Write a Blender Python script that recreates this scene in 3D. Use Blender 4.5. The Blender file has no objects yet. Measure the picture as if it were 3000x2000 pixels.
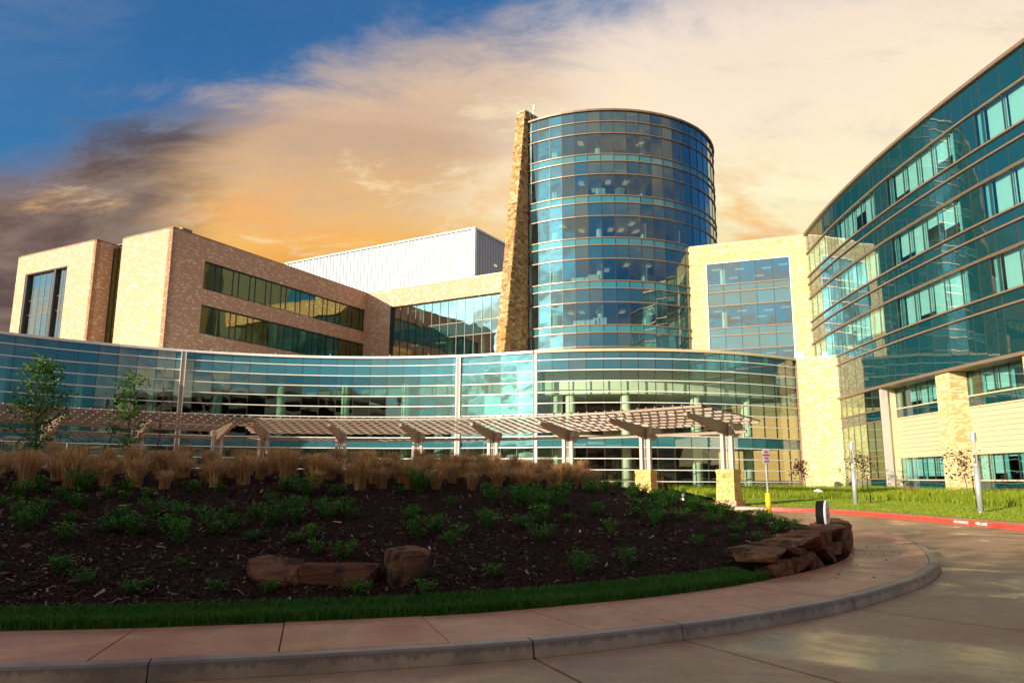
import bpy, bmesh, math, random
import numpy as np
from mathutils import Vector, Matrix, noise
R_ = math.radians
rnd = random.Random(7)
S = bpy.context.scene
COL = S.collection
# ---------------------------------------------------------------- camera
EYE = 1.6
cam = bpy.data.cameras.new('camera'); camo = bpy.data.objects.new('camera', cam); COL.objects.link(camo)
cam.sensor_width = 36.0; cam.lens = 2200/3000*36; cam.clip_start = .1; cam.clip_end = 4000
PITCH = math.atan(400/2200)
camo.matrix_world = Matrix.Translation((0, 0, EYE)) @ Matrix.Rotation(math.pi/2+PITCH, 4, 'X') @ Matrix.Rotation(R_(0.3), 4, 'Z')
S.camera = camo
S.render.engine = 'CYCLES'
S.cycles.use_denoising = True
S.cycles.transparent_max_bounces = 16
S.cycles.max_bounces = 8
S.cycles.diffuse_bounces = 3
S.cycles.glossy_bounces = 4
S.cycles.sample_clamp_indirect = 6
S.view_settings.view_transform = 'Standard'; S.view_settings.look = 'None'
S.view_settings.gamma = 1; S.view_settings.use_curve_mapping = False
S.view_settings.exposure = 0.8
# ---------------------------------------------------------------- sun and sky
SUN_EL = R_(13.0); SUN_AZ = (-.8, -.6)          # the sun stands low behind the camera on the left
sd = Vector((-SUN_AZ[0]*math.cos(SUN_EL), -SUN_AZ[1]*math.cos(SUN_EL), -math.sin(SUN_EL)))
sun = bpy.data.lights.new('sun', 'SUN'); suno = bpy.data.objects.new('sun', sun); COL.objects.link(suno)
sun.energy = 5.0; sun.angle = R_(.5); sun.color = (1, .90, .70)
suno.rotation_euler = sd.to_track_quat('-Z', 'Y').to_euler(); suno.location = (-60, -45, 40)

W = bpy.data.worlds.new('World'); S.world = W; W.use_nodes = True
nt = W.node_tree; N = nt.nodes; L = nt.links
for n in list(N): N.remove(n)
def nd(tree, typ, **kw):
    n = tree.nodes.new(typ)
    for k, v in kw.items(): setattr(n, k, v)
    return n
def setin(n, key, v):
    n.inputs[key].default_value = v
def math_(tree, op, a, b=None, c=None, clamp=False):
    n = tree.nodes.new('ShaderNodeMath'); n.operation = op; n.use_clamp = clamp
    for i, x in enumerate((a, b, c)):
        if x is None: continue
        if isinstance(x, (int, float)): n.inputs[i].default_value = x
        else: tree.links.new(x, n.inputs[i])
    return n.outputs[0]
def mixc(tree, fac, a, b, blend='MIX'):
    n = tree.nodes.new('ShaderNodeMix'); n.data_type = 'RGBA'; n.blend_type = blend
    for i, x in ((0, fac), (6, a), (7, b)):
        if isinstance(x, (int, float)): n.inputs[i].default_value = x
        elif isinstance(x, tuple): n.inputs[i].default_value = (*x[:3], 1)
        else: tree.links.new(x, n.inputs[i])
    return n.outputs[2]
def ramp(tree, fac, stops, interp='LINEAR'):
    n = tree.nodes.new('ShaderNodeValToRGB'); n.color_ramp.interpolation = interp
    el = n.color_ramp.elements
    while len(el) < len(stops): el.new(.5)
    for e, (p, c) in zip(el, stops):
        e.position = p; e.color = (*c[:3], 1) if isinstance(c, tuple) else (c, c, c, 1)
    tree.links.new(fac, n.inputs[0]); return n.outputs[0]
def noise_(tree, vec, scale, detail=4, rough=.55, dist=0, dims='3D'):
    n = tree.nodes.new('ShaderNodeTexNoise'); n.noise_dimensions = dims
    setin(n, 'Scale', scale); setin(n, 'Detail', detail); setin(n, 'Roughness', rough); setin(n, 'Distortion', dist)
    if vec is not None: tree.links.new(vec, n.inputs['Vector'])
    return n.outputs[0]
def smooth(tree, v, lo, hi):
    n = tree.nodes.new('ShaderNodeMapRange'); n.interpolation_type = 'SMOOTHSTEP'
    setin(n, 'From Min', lo); setin(n, 'From Max', hi); tree.links.new(v, n.inputs['Value']); return n.outputs[0]
def build_sky():
    tc = nd(nt, 'ShaderNodeTexCoord'); sep = nd(nt, 'ShaderNodeSeparateXYZ'); L.new(tc.outputs['Generated'], sep.inputs[0])
    x, y, z = sep.outputs
    sky = nd(nt, 'ShaderNodeTexSky', sky_type='NISHITA', sun_disc=False)
    sky.sun_elevation = SUN_EL; sky.sun_rotation = math.atan2(SUN_AZ[0], SUN_AZ[1]); sky.air_density = 1.0; sky.dust_density = 4.0; sky.ozone_density = 2.0
    # cloud sheet: direction projected on a high plane, so streaks flatten towards the horizon
    zz = math_(nt, 'ADD', math_(nt, 'MAXIMUM', z, 0.0), .26)
    u = math_(nt, 'DIVIDE', x, zz); v = math_(nt, 'DIVIDE', y, zz)
    cb = nd(nt, 'ShaderNodeCombineXYZ'); L.new(u, cb.inputs[0]); L.new(v, cb.inputs[1])
    mp = nd(nt, 'ShaderNodeMapping'); L.new(cb.outputs[0], mp.inputs[0]); mp.inputs['Rotation'].default_value = (0, 0, R_(-12)); mp.inputs['Scale'].default_value = (.6, 1.15, 1)
    P = mp.outputs[0]
    n1 = noise_(nt, P, 1.6, 8, .62, .5)
    n2 = noise_(nt, P, 4.6, 9, .68, .5)
    n3 = noise_(nt, P, .7, 3, .5, .3)
    el = math_(nt, 'MULTIPLY', math_(nt, 'ARCSINE', math_(nt, 'MINIMUM', math_(nt, 'MAXIMUM', z, -1), 1)), 57.2958)   # degrees
    az = math_(nt, 'MULTIPLY', math_(nt, 'ARCTAN2', x, y), 57.2958)
    z2 = math_(nt, 'ADD', math_(nt, 'MAXIMUM', z, 0.0), .02); c2 = nd(nt, 'ShaderNodeCombineXYZ'); L.new(math_(nt, 'DIVIDE', x, z2), c2.inputs[0]); L.new(math_(nt, 'DIVIDE', y, z2), c2.inputs[1])
    n4 = noise_(nt, P, 2.6, 5, .6, .5)
    return sky, P, n1, n2, n3, n4, el, az, c2.outputs[0], math_(nt, 'DIVIDE', x, z2), tc.outputs['Generated']
sky, P, n1, n2, n3, n4, el, az, UV0, UVX, DIR = build_sky()
EXPO = S.view_settings.exposure; SKY_K = 10.0/2**EXPO      # cloud colours below are what the eye sees; the Background runs at .1
def sv(c): return tuple((v/12.92 if v <= .04045 else ((v+.055)/1.055)**2.4) for v in (x/255 for x in c))
nf = math_(nt, 'SUBTRACT', n1, .5); nf2 = math_(nt, 'SUBTRACT', n2, .5)
elw = math_(nt, 'ADD', el, math_(nt, 'ADD', math_(nt, 'MULTIPLY', nf, 13.0), math_(nt, 'MULTIPLY', nf2, 5.0)))
ef = math_(nt, 'DIVIDE', elw, 50.0, clamp=True)
warmR = ramp(nt, ef, [(0, sv((246, 190, 110))), (.20, sv((255, 214, 140))), (.31, sv((255, 228, 160))), (.40, sv((255, 247, 206))), (.52, sv((254, 234, 206))), (.62, sv((246, 226, 208))), (.8, sv((238, 222, 208))), (1, sv((190, 185, 185)))])
warmL = ramp(nt, ef, [(0, sv((150, 84, 46))), (.24, sv((222, 140, 62))), (.34, sv((248, 186, 98))), (.41, sv((236, 190, 130))), (.49, sv((206, 172, 144))), (.57, sv((226, 194, 164))), (.68, sv((190, 174, 166))), (1, sv((150, 155, 165)))])
side = smooth(nt, math_(nt, 'ADD', az, math_(nt, 'MULTIPLY', nf, 34)), -9, 9)
warm = mixc(nt, side, warmL, warmR)
warm = mixc(nt, math_(nt, 'MULTIPLY', smooth(nt, n2, .52, .72), .34), warm, sv((186, 168, 162)))
warm = mixc(nt, math_(nt, 'MULTIPLY', smooth(nt, n2, .47, .34), .6), warm, sv((255, 234, 196)))
# orange scraps of cloud low over the roofs
scr = math_(nt, 'MULTIPLY', smooth(nt, n4, .50, .61), math_(nt, 'MULTIPLY', smooth(nt, el, 25, 19), smooth(nt, el, 2, 8)))
warm = mixc(nt, math_(nt, 'MULTIPLY', scr, .7), warm, sv((246, 180, 110)))
# heavy slate bank low on the left of the sunset
bk = math_(nt, 'ADD', math_(nt, 'ADD', n1, math_(nt, 'MULTIPLY', nf2, .5)), math_(nt, 'MULTIPLY', smooth(nt, el, 18, 10), .42))
bank = math_(nt, 'MULTIPLY', smooth(nt, math_(nt, 'ADD', az, math_(nt, 'MULTIPLY', nf, 26)), -19, -28), math_(nt, 'MULTIPLY', smooth(nt, math_(nt, 'ADD', el, math_(nt, 'MULTIPLY', nf, 12)), 28, 22), smooth(nt, bk, .30, .46)))
bcol = mixc(nt, smooth(nt, n2, .40, .62), sv((128, 112, 108)), sv((78, 72, 80)))
bcol = mixc(nt, smooth(nt, el, 11, 4), bcol, sv((72, 46, 42)))
warm = mixc(nt, math_(nt, 'MULTIPLY', bank, .93), warm, bcol)
# the sheet ends along a straight edge overhead; beyond it, and behind the camera, the sky is clear
uu = nd(nt, 'ShaderNodeVectorMath', operation='DOT_PRODUCT'); L.new(UV0, uu.inputs[0]); uu.inputs[1].default_value = (.42, .97, 0)
edge = math_(nt, 'ADD', math_(nt, 'ADD', uu.outputs['Value'], math_(nt, 'MULTIPLY', math_(nt, 'SUBTRACT', n3, .5), .40)), math_(nt, 'ADD', math_(nt, 'MULTIPLY', nf2, .75), math_(nt, 'MULTIPLY', nf, .35)))
edge = math_(nt, 'SUBTRACT', edge, math_(nt, 'MULTIPLY', math_(nt, 'MAXIMUM', math_(nt, 'SUBTRACT', UVX, 1.05), 0.0), .85))
sheet = smooth(nt, edge, 1.27, 1.66)
blue = mixc(nt, 1.0, sky.outputs[0], (.27, .74, 1.12), 'MULTIPLY')
# broken cloud added in the clear part for warm fill light, with one open blue gap high on the left of the sunset
gap = nd(nt, 'ShaderNodeVectorMath', operation='DOT_PRODUCT'); L.new(DIR, gap.inputs[0]); gap.inputs[1].default_value = (-.30, .70, .65)
sunw = nd(nt, 'ShaderNodeVectorMath', operation='DOT_PRODUCT'); L.new(DIR, sunw.inputs[0]); sunw.inputs[1].default_value = (-.8, -.6, .3)      # added cloud leans sunwards, so glass on the right mirrors blue
thin = math_(nt, 'MULTIPLY', math_(nt, 'MULTIPLY', smooth(nt, n2, .36, .62), smooth(nt, math_(nt, 'ADD', n3, math_(nt, 'MULTIPLY', sunw.outputs['Value'], .16)), .42, .60)), math_(nt, 'SUBTRACT', .9, math_(nt, 'MULTIPLY', smooth(nt, gap.outputs['Value'], .78, .92), .84)))
warmK = mixc(nt, 1.0, warm, (SKY_K, SKY_K, SKY_K), 'MULTIPLY')
blue = mixc(nt, thin, blue, tuple(v*SKY_K for v in sv((255, 226, 190))))
fin = mixc(nt, sheet, blue, warmK)
bg = nd(nt, 'ShaderNodeBackground'); setin(bg, 'Strength', .1); L.new(fin, bg.inputs['Color'])
out = nd(nt, 'ShaderNodeOutputWorld'); L.new(bg.outputs[0], out.inputs[0])

# ---------------------------------------------------------------- materials
def newmat(name):
    m = bpy.data.materials.new(name); m.use_nodes = True
    return m, m.node_tree, m.node_tree.nodes['Principled BSDF']
def coords(t, kind='Object'):
    return t.nodes.new('ShaderNodeTexCoord').outputs[kind]
def worldpos(t): return t.nodes.new('ShaderNodeNewGeometry').outputs['Position']
def bump(t, b, h, strength=.3, dist=.02):
    n = t.nodes.new('ShaderNodeBump'); setin(n, 'Strength', strength); setin(n, 'Distance', dist)
    t.links.new(h, n.inputs['Height']); t.links.new(n.outputs[0], b.inputs['Normal'])
def rand_fac(t):
    a = t.nodes.new('ShaderNodeObjectInfo').outputs['Random']; b = t.nodes.new('ShaderNodeNewGeometry').outputs['Random Per Island']
    return math_(t, 'FRACT', math_(t, 'ADD', a, b))
def plain(name, c, rough=.5, metal=0., var=.12, scale=3., bmp=0., spec=.5):
    m, t, b = newmat(name)
    nz = noise_(t, worldpos(t), scale, 5)
    lo = tuple(max(0, v*(1-var)) for v in c); hi = tuple(min(1, v*(1+var)) for v in c)
    t.links.new(ramp(t, nz, [(.3, lo), (.7, hi)]), b.inputs['Base Color'])
    setin(b, 'Roughness', rough); setin(b, 'Metallic', metal); setin(b, 'Specular IOR Level', spec)
    if bmp: bump(t, b, noise_(t, worldpos(t), scale*6, 4), bmp)
    return m
M = {}
M['white_metal'] = plain('white_metal', (.78, .75, .70), .4, 0, .04)
M['bronze_metal'] = plain('bronze_metal', (.25, .155, .10), .4, .3, .08)
M['dark_frame'] = plain('dark_frame', (.035, .028, .026), .4)
M['black'] = plain('black_plastic', (.008, .008, .010), .7, spec=.15)
M['tan_paint'] = plain('tan_paint', (.27, .185, .135), .45, 0, .05)
M['post_paint'] = plain('post_paint', (.46, .39, .34), .4, 0, .05)
M['silver'] = plain('silver_metal', (.62, .60, .62), .35, .6, .04)
M['cream'] = plain('cream_plaster', (.72, .68, .55), .7, 0, .04)
M['column'] = plain('column_paint', (.74, .76, .62), .6, 0, .04)
M['ceil'] = plain('ceiling_tile', (.34, .35, .33), .8, 0, .06)
M['floor_dark'] = plain('floor_carpet', (.10, .09, .085), .8)
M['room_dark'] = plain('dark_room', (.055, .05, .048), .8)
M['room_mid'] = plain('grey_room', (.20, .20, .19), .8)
M['blind'] = plain('blind_cloth', (.60, .68, .66), .8, 0, .03)
M['teal_panel'] = plain('teal_panel', (.22, .52, .52), .6, 0, .1, .8)
M['roof'] = plain('roof_membrane', (.45, .43, .40), .8)
M['siding'] = plain('tan_siding', (.60, .46, .28), .45, .1, .05, 1.)
M['curb_red'] = plain('red_paint', (.62, .05, .028), .42, 0, .22, 5., .15)
M['yellow'] = plain('yellow_paint', (.75, .50, .01), .45)
M['letter_white'] = plain('white_paint', (.8, .78, .75), .5)
M['letter_red'] = plain('red_ink', (.42, .03, .06), .5)
M['sign_white'] = plain('sign_sheet', (.72, .66, .68), .4)
M['bark'] = plain('bark', (.13, .09, .065), .9, 0, .3, 20, .4)
M['stem'] = plain('green_stem', (.07, .09, .025), .7)
M['box'] = plain('cardboard', (.42, .36, .24), .7)
M['boxw'] = plain('white_carton', (.65, .66, .62), .6)
M['bag'] = plain('white_plastic', (.7, .74, .76), .35)
M['flower'] = plain('orange_petal', (.75, .12, .012), .6)
M['gravel'] = plain('grey_gravel', (.27, .22, .18), .9, 0, .45, 14., .8)

def m_light():
    m, t, b = newmat('lamp_panel'); setin(b, 'Base Color', (.9, .75, .45, 1)); setin(b, 'Emission Color', (1, .74, .38, 1)); setin(b, 'Emission Strength', .30)
    return m
M['lamp'] = m_light()

def m_brick(name, base, pale, pf, dark=None):
    m, t, b = newmat(name)
    uv = t.nodes.new('ShaderNodeUVMap').outputs[0]
    br = t.nodes.new('ShaderNodeTexBrick'); t.links.new(uv, br.inputs[0])
    setin(br, 'Color1', (0, 0, 0, 1)); setin(br, 'Color2', (1, 1, 1, 1)); setin(br, 'Mortar', (.45, .45, .45, 1)); setin(br, 'Scale', 1.0)
    setin(br, 'Mortar Size', .006); setin(br, 'Brick Width', .30); setin(br, 'Row Height', .10); setin(br, 'Bias', 0.0)
    big = noise_(t, uv, .9, 3)
    v = math_(t, 'ADD', br.outputs['Color'], math_(t, 'MULTIPLY', math_(t, 'SUBTRACT', big, .5), .16))
    dk = dark or tuple(c*.85 for c in base)
    c = ramp(t, v, [(0, dk), (pf-.12, base), (pf-.02, base), (pf+.02, pale), (1, tuple(min(1, x*1.08) for x in pale))])
    mort = mixc(t, br.outputs['Fac'], c, tuple(x*.9 for x in base))
    t.links.new(mort, b.inputs['Base Color']); setin(b, 'Roughness', .85); setin(b, 'Specular IOR Level', .2)
    bump(t, b, math_(t, 'SUBTRACT', 1.0, br.outputs['Fac']), .5, .01)
    return m
M['brick'] = m_brick('tan_brick', (.62, .345, .22), (.78, .61, .45), .87, (.58, .32, .20))
M['brick_yellow'] = m_brick('yellow_brick', (.56, .39, .19), (.68, .54, .31), .55, (.50, .31, .12))

def m_stone(name, cols, rough=.85):
    m, t, b = newmat(name)
    f = rand_fac(t)
    c = ramp(t, f, [(i/(len(cols)-1), c) for i, c in enumerate(cols)])
    wp = worldpos(t)
    nz = noise_(t, wp, 5, 6, .65)
    c = mixc(t, smooth(t, nz, .48, .70), c, tuple(v*.4 for v in cols[0]))
    nz2 = noise_(t, wp, 22, 5, .6)
    c = mixc(t, math_(t, 'MULTIPLY', nz2, .2), c, (.6, .38, .16))
    t.links.new(c, b.inputs['Base Color']); setin(b, 'Roughness', rough); setin(b, 'Specular IOR Level', .25)
    bump(t, b, nz2, .6, .03)
    return m
M['fin_stone'] = m_stone('rough_amber_stone', [(.13, .06, .025), (.48, .24, .07), (.27, .13, .055), (.58, .36, .15), (.40, .18, .05), (.55, .42, .28), (.20, .10, .055)])
M['pier_stone'] = m_stone('gold_pier_stone', [(.62, .40, .10), (.66, .48, .18), (.55, .30, .08), (.66, .50, .24), (.60, .36, .14)])
def m_rock():
    m, t, b = newmat('sandstone')
    wp = worldpos(t); geo = t.nodes.new('ShaderNodeNewGeometry')
    f = t.nodes.new('ShaderNodeObjectInfo').outputs['Random']
    c = ramp(t, f, [(0, (.28, .10, .05)), (.5, (.36, .14, .065)), (1, (.42, .20, .10))])
    n1 = noise_(t, wp, 3.2, 6, .65, .4); n2 = noise_(t, wp, 14, 6, .7)
    c = mixc(t, smooth(t, n1, .5, .62), c, (.06, .035, .03))
    c = mixc(t, smooth(t, n1, .41, .34), c, (.44, .26, .12))
    c = mixc(t, math_(t, 'MULTIPLY', n2, .4), c, (.16, .075, .045))
    st = t.nodes.new('ShaderNodeMapping'); t.links.new(wp, st.inputs[0]); st.inputs['Scale'].default_value = (2, 2, 26)
    n3_ = noise_(t, st.outputs[0], 1.0, 5, .65, .5); c = mixc(t, math_(t, 'MULTIPLY', smooth(t, n3_, .5, .65), .55), c, (.085, .035, .02))
    n4_ = noise_(t, wp, 70, 4, .7); c = mixc(t, smooth(t, n4_, .62, .75), c, (.40, .25, .15))
    t.links.new(c, b.inputs['Base Color']); setin(b, 'Roughness', .85); setin(b, 'Specular IOR Level', .15); bump(t, b, math_(t, 'ADD', math_(t, 'ADD', n3_, n2), n4_), 1., .05)
    return m
M['rock'] = m_rock()

def glass(name, tint, refl, r0=.10, wav=.35):
    # thin coated architectural glass: see-through tint plus a mirror coat
    m = bpy.data.materials.new(name); m.use_nodes = True; t = m.node_tree
    for n in list(t.nodes): t.nodes.remove(n)
    tr = t.nodes.new('ShaderNodeBsdfTransparent'); setin(tr, 'Color', (*tint, 1))
    gl = t.nodes.new('ShaderNodeBsdfGlossy'); setin(gl, 'Roughness', .0); setin(gl, 'Color', (*refl, 1))
    fr = t.nodes.new('ShaderNodeLayerWeight'); setin(fr, 'Blend', .5)
    f = math_(t, 'ADD', math_(t, 'MULTIPLY', math_(t, 'POWER', fr.outputs['Facing'], 4.0), 1-r0), r0, clamp=True)
    wp = worldpos(t); oi = t.nodes.new('ShaderNodeObjectInfo')
    ad = t.nodes.new('ShaderNodeVectorMath'); ad.operation = 'ADD'; t.links.new(wp, ad.inputs[0])
    sc = t.nodes.new('ShaderNodeVectorMath'); sc.operation = 'SCALE'; setin(sc, 'Scale', 9.0); cmb = t.nodes.new('ShaderNodeCombineXYZ')
    for i in range(3): t.links.new(oi.outputs['Random'], cmb.inputs[i])
    t.links.new(cmb.outputs[0], sc.inputs[0]); t.links.new(sc.outputs[0], ad.inputs[1])
    h = noise_(t, ad.outputs[0], .55, 1.0, .4)
    bn = t.nodes.new('ShaderNodeBump'); setin(bn, 'Strength', wav); setin(bn, 'Distance', .03); t.links.new(h, bn.inputs['Height'])
    t.links.new(bn.outputs[0], gl.inputs['Normal'])
    mx = t.nodes.new('ShaderNodeMixShader'); t.links.new(f, mx.inputs[0]); t.links.new(tr.outputs[0], mx.inputs[1]); t.links.new(gl.outputs[0], mx.inputs[2])
    o = t.nodes.new('ShaderNodeOutputMaterial'); t.links.new(mx.outputs[0], o.inputs[0])
    return m
def spandrel(name, c, r0=.12, wav=.35):
    m = glass(name, (1, 1, 1), (.92, .97, 1), r0, wav); t = m.node_tree
    mx = [n for n in t.nodes if n.type == 'MIX_SHADER'][0]; tr = [n for n in t.nodes if n.type == 'BSDF_TRANSPARENT'][0]
    d = t.nodes.new('ShaderNodeBsdfDiffuse'); setin(d, 'Color', (*c, 1)); t.nodes.remove(tr); t.links.new(d.outputs[0], mx.inputs[1])
    return m
M['g_tower'] = glass('blue_vision_glass', (.66, .78, .78), (.76, .88, .93), .15)
M['s_tower'] = spandrel('blue_spandrel_glass', (.012, .042, .052), .18)
M['s_tower2'] = spandrel('teal_sill_glass', (.03, .14, .15), .18)
M['g_hall'] = glass('green_vision_glass', (.68, .84, .77), (.88, 1, .97), .16)
M['s_hall'] = spandrel('green_spandrel_glass', (.03, .12, .14), .14)
M['g_lobby'] = glass('clear_vision_glass', (.86, .92, .86), (.92, .98, .95), .05)
M['s_lobby'] = spandrel('grey_spandrel_glass', (.03, .08, .09), .17)
M['g_wing'] = glass('teal_vision_glass', (.74, .90, .88), (.88, 1, .97), .11, .32)
M['s_wing'] = spandrel('teal_spandrel_glass', (.004, .040, .046), .13, .32)
M['g_link'] = glass('pale_vision_glass', (.80, .88, .86), (.95, .97, .97), .22)
M['s_link'] = spandrel('pale_spandrel_glass', (.075, .125, .12), .20)
M['g_coat'] = glass('mirror_vision_glass', (.66, .80, .72), (.97, 1, .98), .34)
M['s_coat'] = spandrel('mirror_spandrel_glass', (.015, .06, .06), .30)
M['g_brown'] = glass('green_strip_glass', (.60, .74, .52), (.86, .95, .60), .17)

def m_concrete(name, c, stain, wet=.5):
    m, t, b = newmat(name)
    wp = worldpos(t)
    big = noise_(t, wp, .55, 5, .6, .6); mid = noise_(t, wp, 3.1, 6, .65); fine = noise_(t, wp, 60, 4, .7)
    f = rand_fac(t)
    col = ramp(t, mid, [(.25, tuple(v*.72 for v in c)), (.55, c), (.8, tuple(min(1, v*1.22) for v in c))])
    col = mixc(t, smooth(t, big, .45, .72), col, stain)
    col = mixc(t, math_(t, 'MULTIPLY', f, .25), col, tuple(v*.75 for v in c))
    col = mixc(t, math_(t, 'MULTIPLY', fine, .25), col, tuple(v*.5 for v in c))
    wetm = smooth(t, noise_(t, wp, .42, 4, .6, 1.2), .44, .74)
    stz = t.nodes.new('ShaderNodeMapping'); t.links.new(wp, stz.inputs[0]); stz.inputs['Scale'].default_value = (5, 5, .7)
    col = mixc(t, math_(t, 'MULTIPLY', smooth(t, noise_(t, stz.outputs[0], 1.3, 5, .6), .48, .66), .30), col, tuple(v*.5 for v in c))
    col = mixc(t, math_(t, 'MULTIPLY', wetm, .30), col, tuple(v*.35 for v in c))
    t.links.new(col, b.inputs['Base Color'])
    rr = math_(t, 'SUBTRACT', .54, math_(t, 'MULTIPLY', wetm, wet)); t.links.new(rr, b.inputs['Roughness'])
    bump(t, b, math_(t, 'ADD', fine, mid), .12, .01)
    return m
M['walk'] = m_concrete('red_tinted_concrete', (.64, .29, .155), (.50, .165, .07), .30)
M['kerbc'] = m_concrete('grey_kerb_concrete', (.44, .31, .215), (.13, .095, .075), .2)
def kerb_drips(m):      # damp runs down the kerb face, pale where it has dried
    t = m.node_tree; b = t.nodes['Principled BSDF']; src = b.inputs['Base Color'].links[0].from_socket
    wp = worldpos(t); sp = t.nodes.new('ShaderNodeSeparateXYZ'); t.links.new(wp, sp.inputs[0])
    mp = t.nodes.new('ShaderNodeMapping'); t.links.new(wp, mp.inputs[0]); mp.inputs['Scale'].default_value = (9, 9, .6)
    n = noise_(t, mp.outputs[0], 1.0, 6, .68)
    lvl = math_(t, 'ADD', sp.outputs[2], math_(t, 'MULTIPLY', math_(t, 'SUBTRACT', n, .5), .30))
    g = t.nodes.new('ShaderNodeNewGeometry'); sn = t.nodes.new('ShaderNodeSeparateXYZ'); t.links.new(g.outputs['Normal'], sn.inputs[0])
    f = math_(t, 'MULTIPLY', smooth(t, lvl, .07, .10), smooth(t, sn.outputs[2], .95, .80))
    c = mixc(t, math_(t, 'MULTIPLY', f, .62), src, (.12, .095, .08)); t.links.new(c, b.inputs['Base Color'])
kerb_drips(M['kerbc'])
M['roadc'] = m_concrete('tan_road_concrete', (.44, .255, .135), (.36, .15, .065), .46)
M['joint'] = plain('joint_seal', (.24, .085, .04), .9)
def m_mulch():
    m, t, b = newmat('bark_mulch'); wp = worldpos(t)
    n1 = noise_(t, wp, 26, 6, .7, .8); n2 = noise_(t, wp, 1.6, 3)
    c = ramp(t, n1, [(.3, (.012, .006, .004)), (.55, (.045, .021, .013)), (.75, (.12, .062, .042))])
    c = mixc(t, math_(t, 'MULTIPLY', n2, .35), c, (.03, .014, .009))
    t.links.new(c, b.inputs['Base Color']); setin(b, 'Roughness', .95); setin(b, 'Specular IOR Level', .05); bump(t, b, n1, 1., .05)
    return m
M['mulch'] = m_mulch()
def m_chip():
    m, t, b = newmat('mulch_chip'); f = rand_fac(t)
    t.links.new(ramp(t, f, [(0, (.02, .009, .006)), (.6, (.075, .036, .024)), (.88, (.17, .095, .065)), (1, (.46, .32, .24))]), b.inputs['Base Color']); setin(b, 'Roughness', .9); setin(b, 'Specular IOR Level', .1)
    return m
M['chip'] = m_chip()
def m_leaf(name, a, bb, c, rough=.55, trans=.25):
    m, t, b = newmat(name); f = rand_fac(t)
    nz = noise_(t, worldpos(t), 1.7, 3)
    ff = math_(t, 'ADD', math_(t, 'MULTIPLY', f, .7), math_(t, 'MULTIPLY', nz, .35))
    col = ramp(t, ff, [(.1, a), (.5, bb), (.95, c)])
    t.links.new(col, b.inputs['Base Color']); setin(b, 'Roughness', rough); setin(b, 'Specular IOR Level', .3)
    tl = t.nodes.new('ShaderNodeBsdfTranslucent'); t.links.new(col, tl.inputs[0])
    mx = t.nodes.new('ShaderNodeMixShader'); setin(mx, 0, trans); t.links.new(b.outputs[0], mx.inputs[1]); t.links.new(tl.outputs[0], mx.inputs[2])
    t.links.new(mx.outputs[0], t.nodes['Material Output'].inputs[0])
    return m
M['leaf_shrub'] = m_leaf('shrub_leaf', (.035, .095, .008), (.07, .19, .014), (.13, .29, .03))
M['leaf_tree'] = m_leaf('tree_leaf', (.05, .11, .012), (.09, .19, .02), (.15, .27, .035))
M['leaf_purple'] = m_leaf('purple_leaf', (.035, .012, .014), (.07, .02, .022), (.12, .045, .025))
M['leaf_far'] = m_leaf('far_leaf', (.02, .045, .012), (.035, .075, .018), (.06, .11, .03), .6, .1)
M['straw'] = m_leaf('straw_blade', (.40, .18, .06), (.60, .31, .115), (.78, .50, .24), .6, .3)
M['blade_dark'] = m_leaf('shaded_blade', (.03, .10, .010), (.05, .155, .014), (.09, .20, .02), .6, .3)  # dark copy of the grass blade, shade put into its colour
M['blade_lit'] = m_leaf('sunlit_blade', (.15, .19, .01), (.25, .31, .016), (.38, .43, .035), .6, .35)  # bright copy of the grass blade, sunlight put into its colour
def m_turf(name, a, b_, c):
    m, t, b = newmat(name); wp = worldpos(t)
    n1 = noise_(t, wp, 18, 5, .7); n2 = noise_(t, wp, .7, 4, .6)
    col = ramp(t, n1, [(.3, a), (.55, b_), (.8, c)])
    col = mixc(t, smooth(t, n2, .55, .75), col, tuple(v*.8 for v in c))
    t.links.new(col, b.inputs['Base Color']); setin(b, 'Roughness', .9); bump(t, b, n1, .8, .05)
    return m
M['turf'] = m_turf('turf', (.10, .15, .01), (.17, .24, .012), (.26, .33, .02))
M['turf_dark'] = m_turf('shaded_turf', (.015, .045, .008), (.025, .075, .010), (.045, .11, .015))  # darker copy of the turf with the shade put into its colour
M['soil'] = plain('red_soil', (.22, .10, .05), .95, 0, .3, 6, .5)
def m_metalwall(name, c):
    m, t, b = newmat(name)
    t.links.new(ramp(t, noise_(t, worldpos(t), .25, 3), [(.3, tuple(v*.92 for v in c)), (.7, c)]), b.inputs['Base Color']); setin(b, 'Roughness', .45); setin(b, 'Metallic', .15)
    return m
M['ribbed'] = m_metalwall('ribbed_panel', (.40, .39, .41)); M['rib_shade_back'] = m_metalwall('rib_shade_back', (.29, .28, .30))  # backing wall coloured darker to stand for shade between the ribs
def m_wood():
    m, t, b = newmat('wood_panel')
    uv = t.nodes.new('ShaderNodeUVMap').outputs[0]
    mp = t.nodes.new('ShaderNodeMapping'); t.links.new(uv, mp.inputs[0]); mp.inputs['Scale'].default_value = (9, .5, 1)
    n1 = noise_(t, mp.outputs[0], 1.2, 4)
    t.links.new(ramp(t, n1, [(.3, (.10, .032, .012)), (.7, (.24, .085, .028))]), b.inputs['Base Color']); setin(b, 'Roughness', .5)
    return m
M['wood'] = m_wood()

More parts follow.
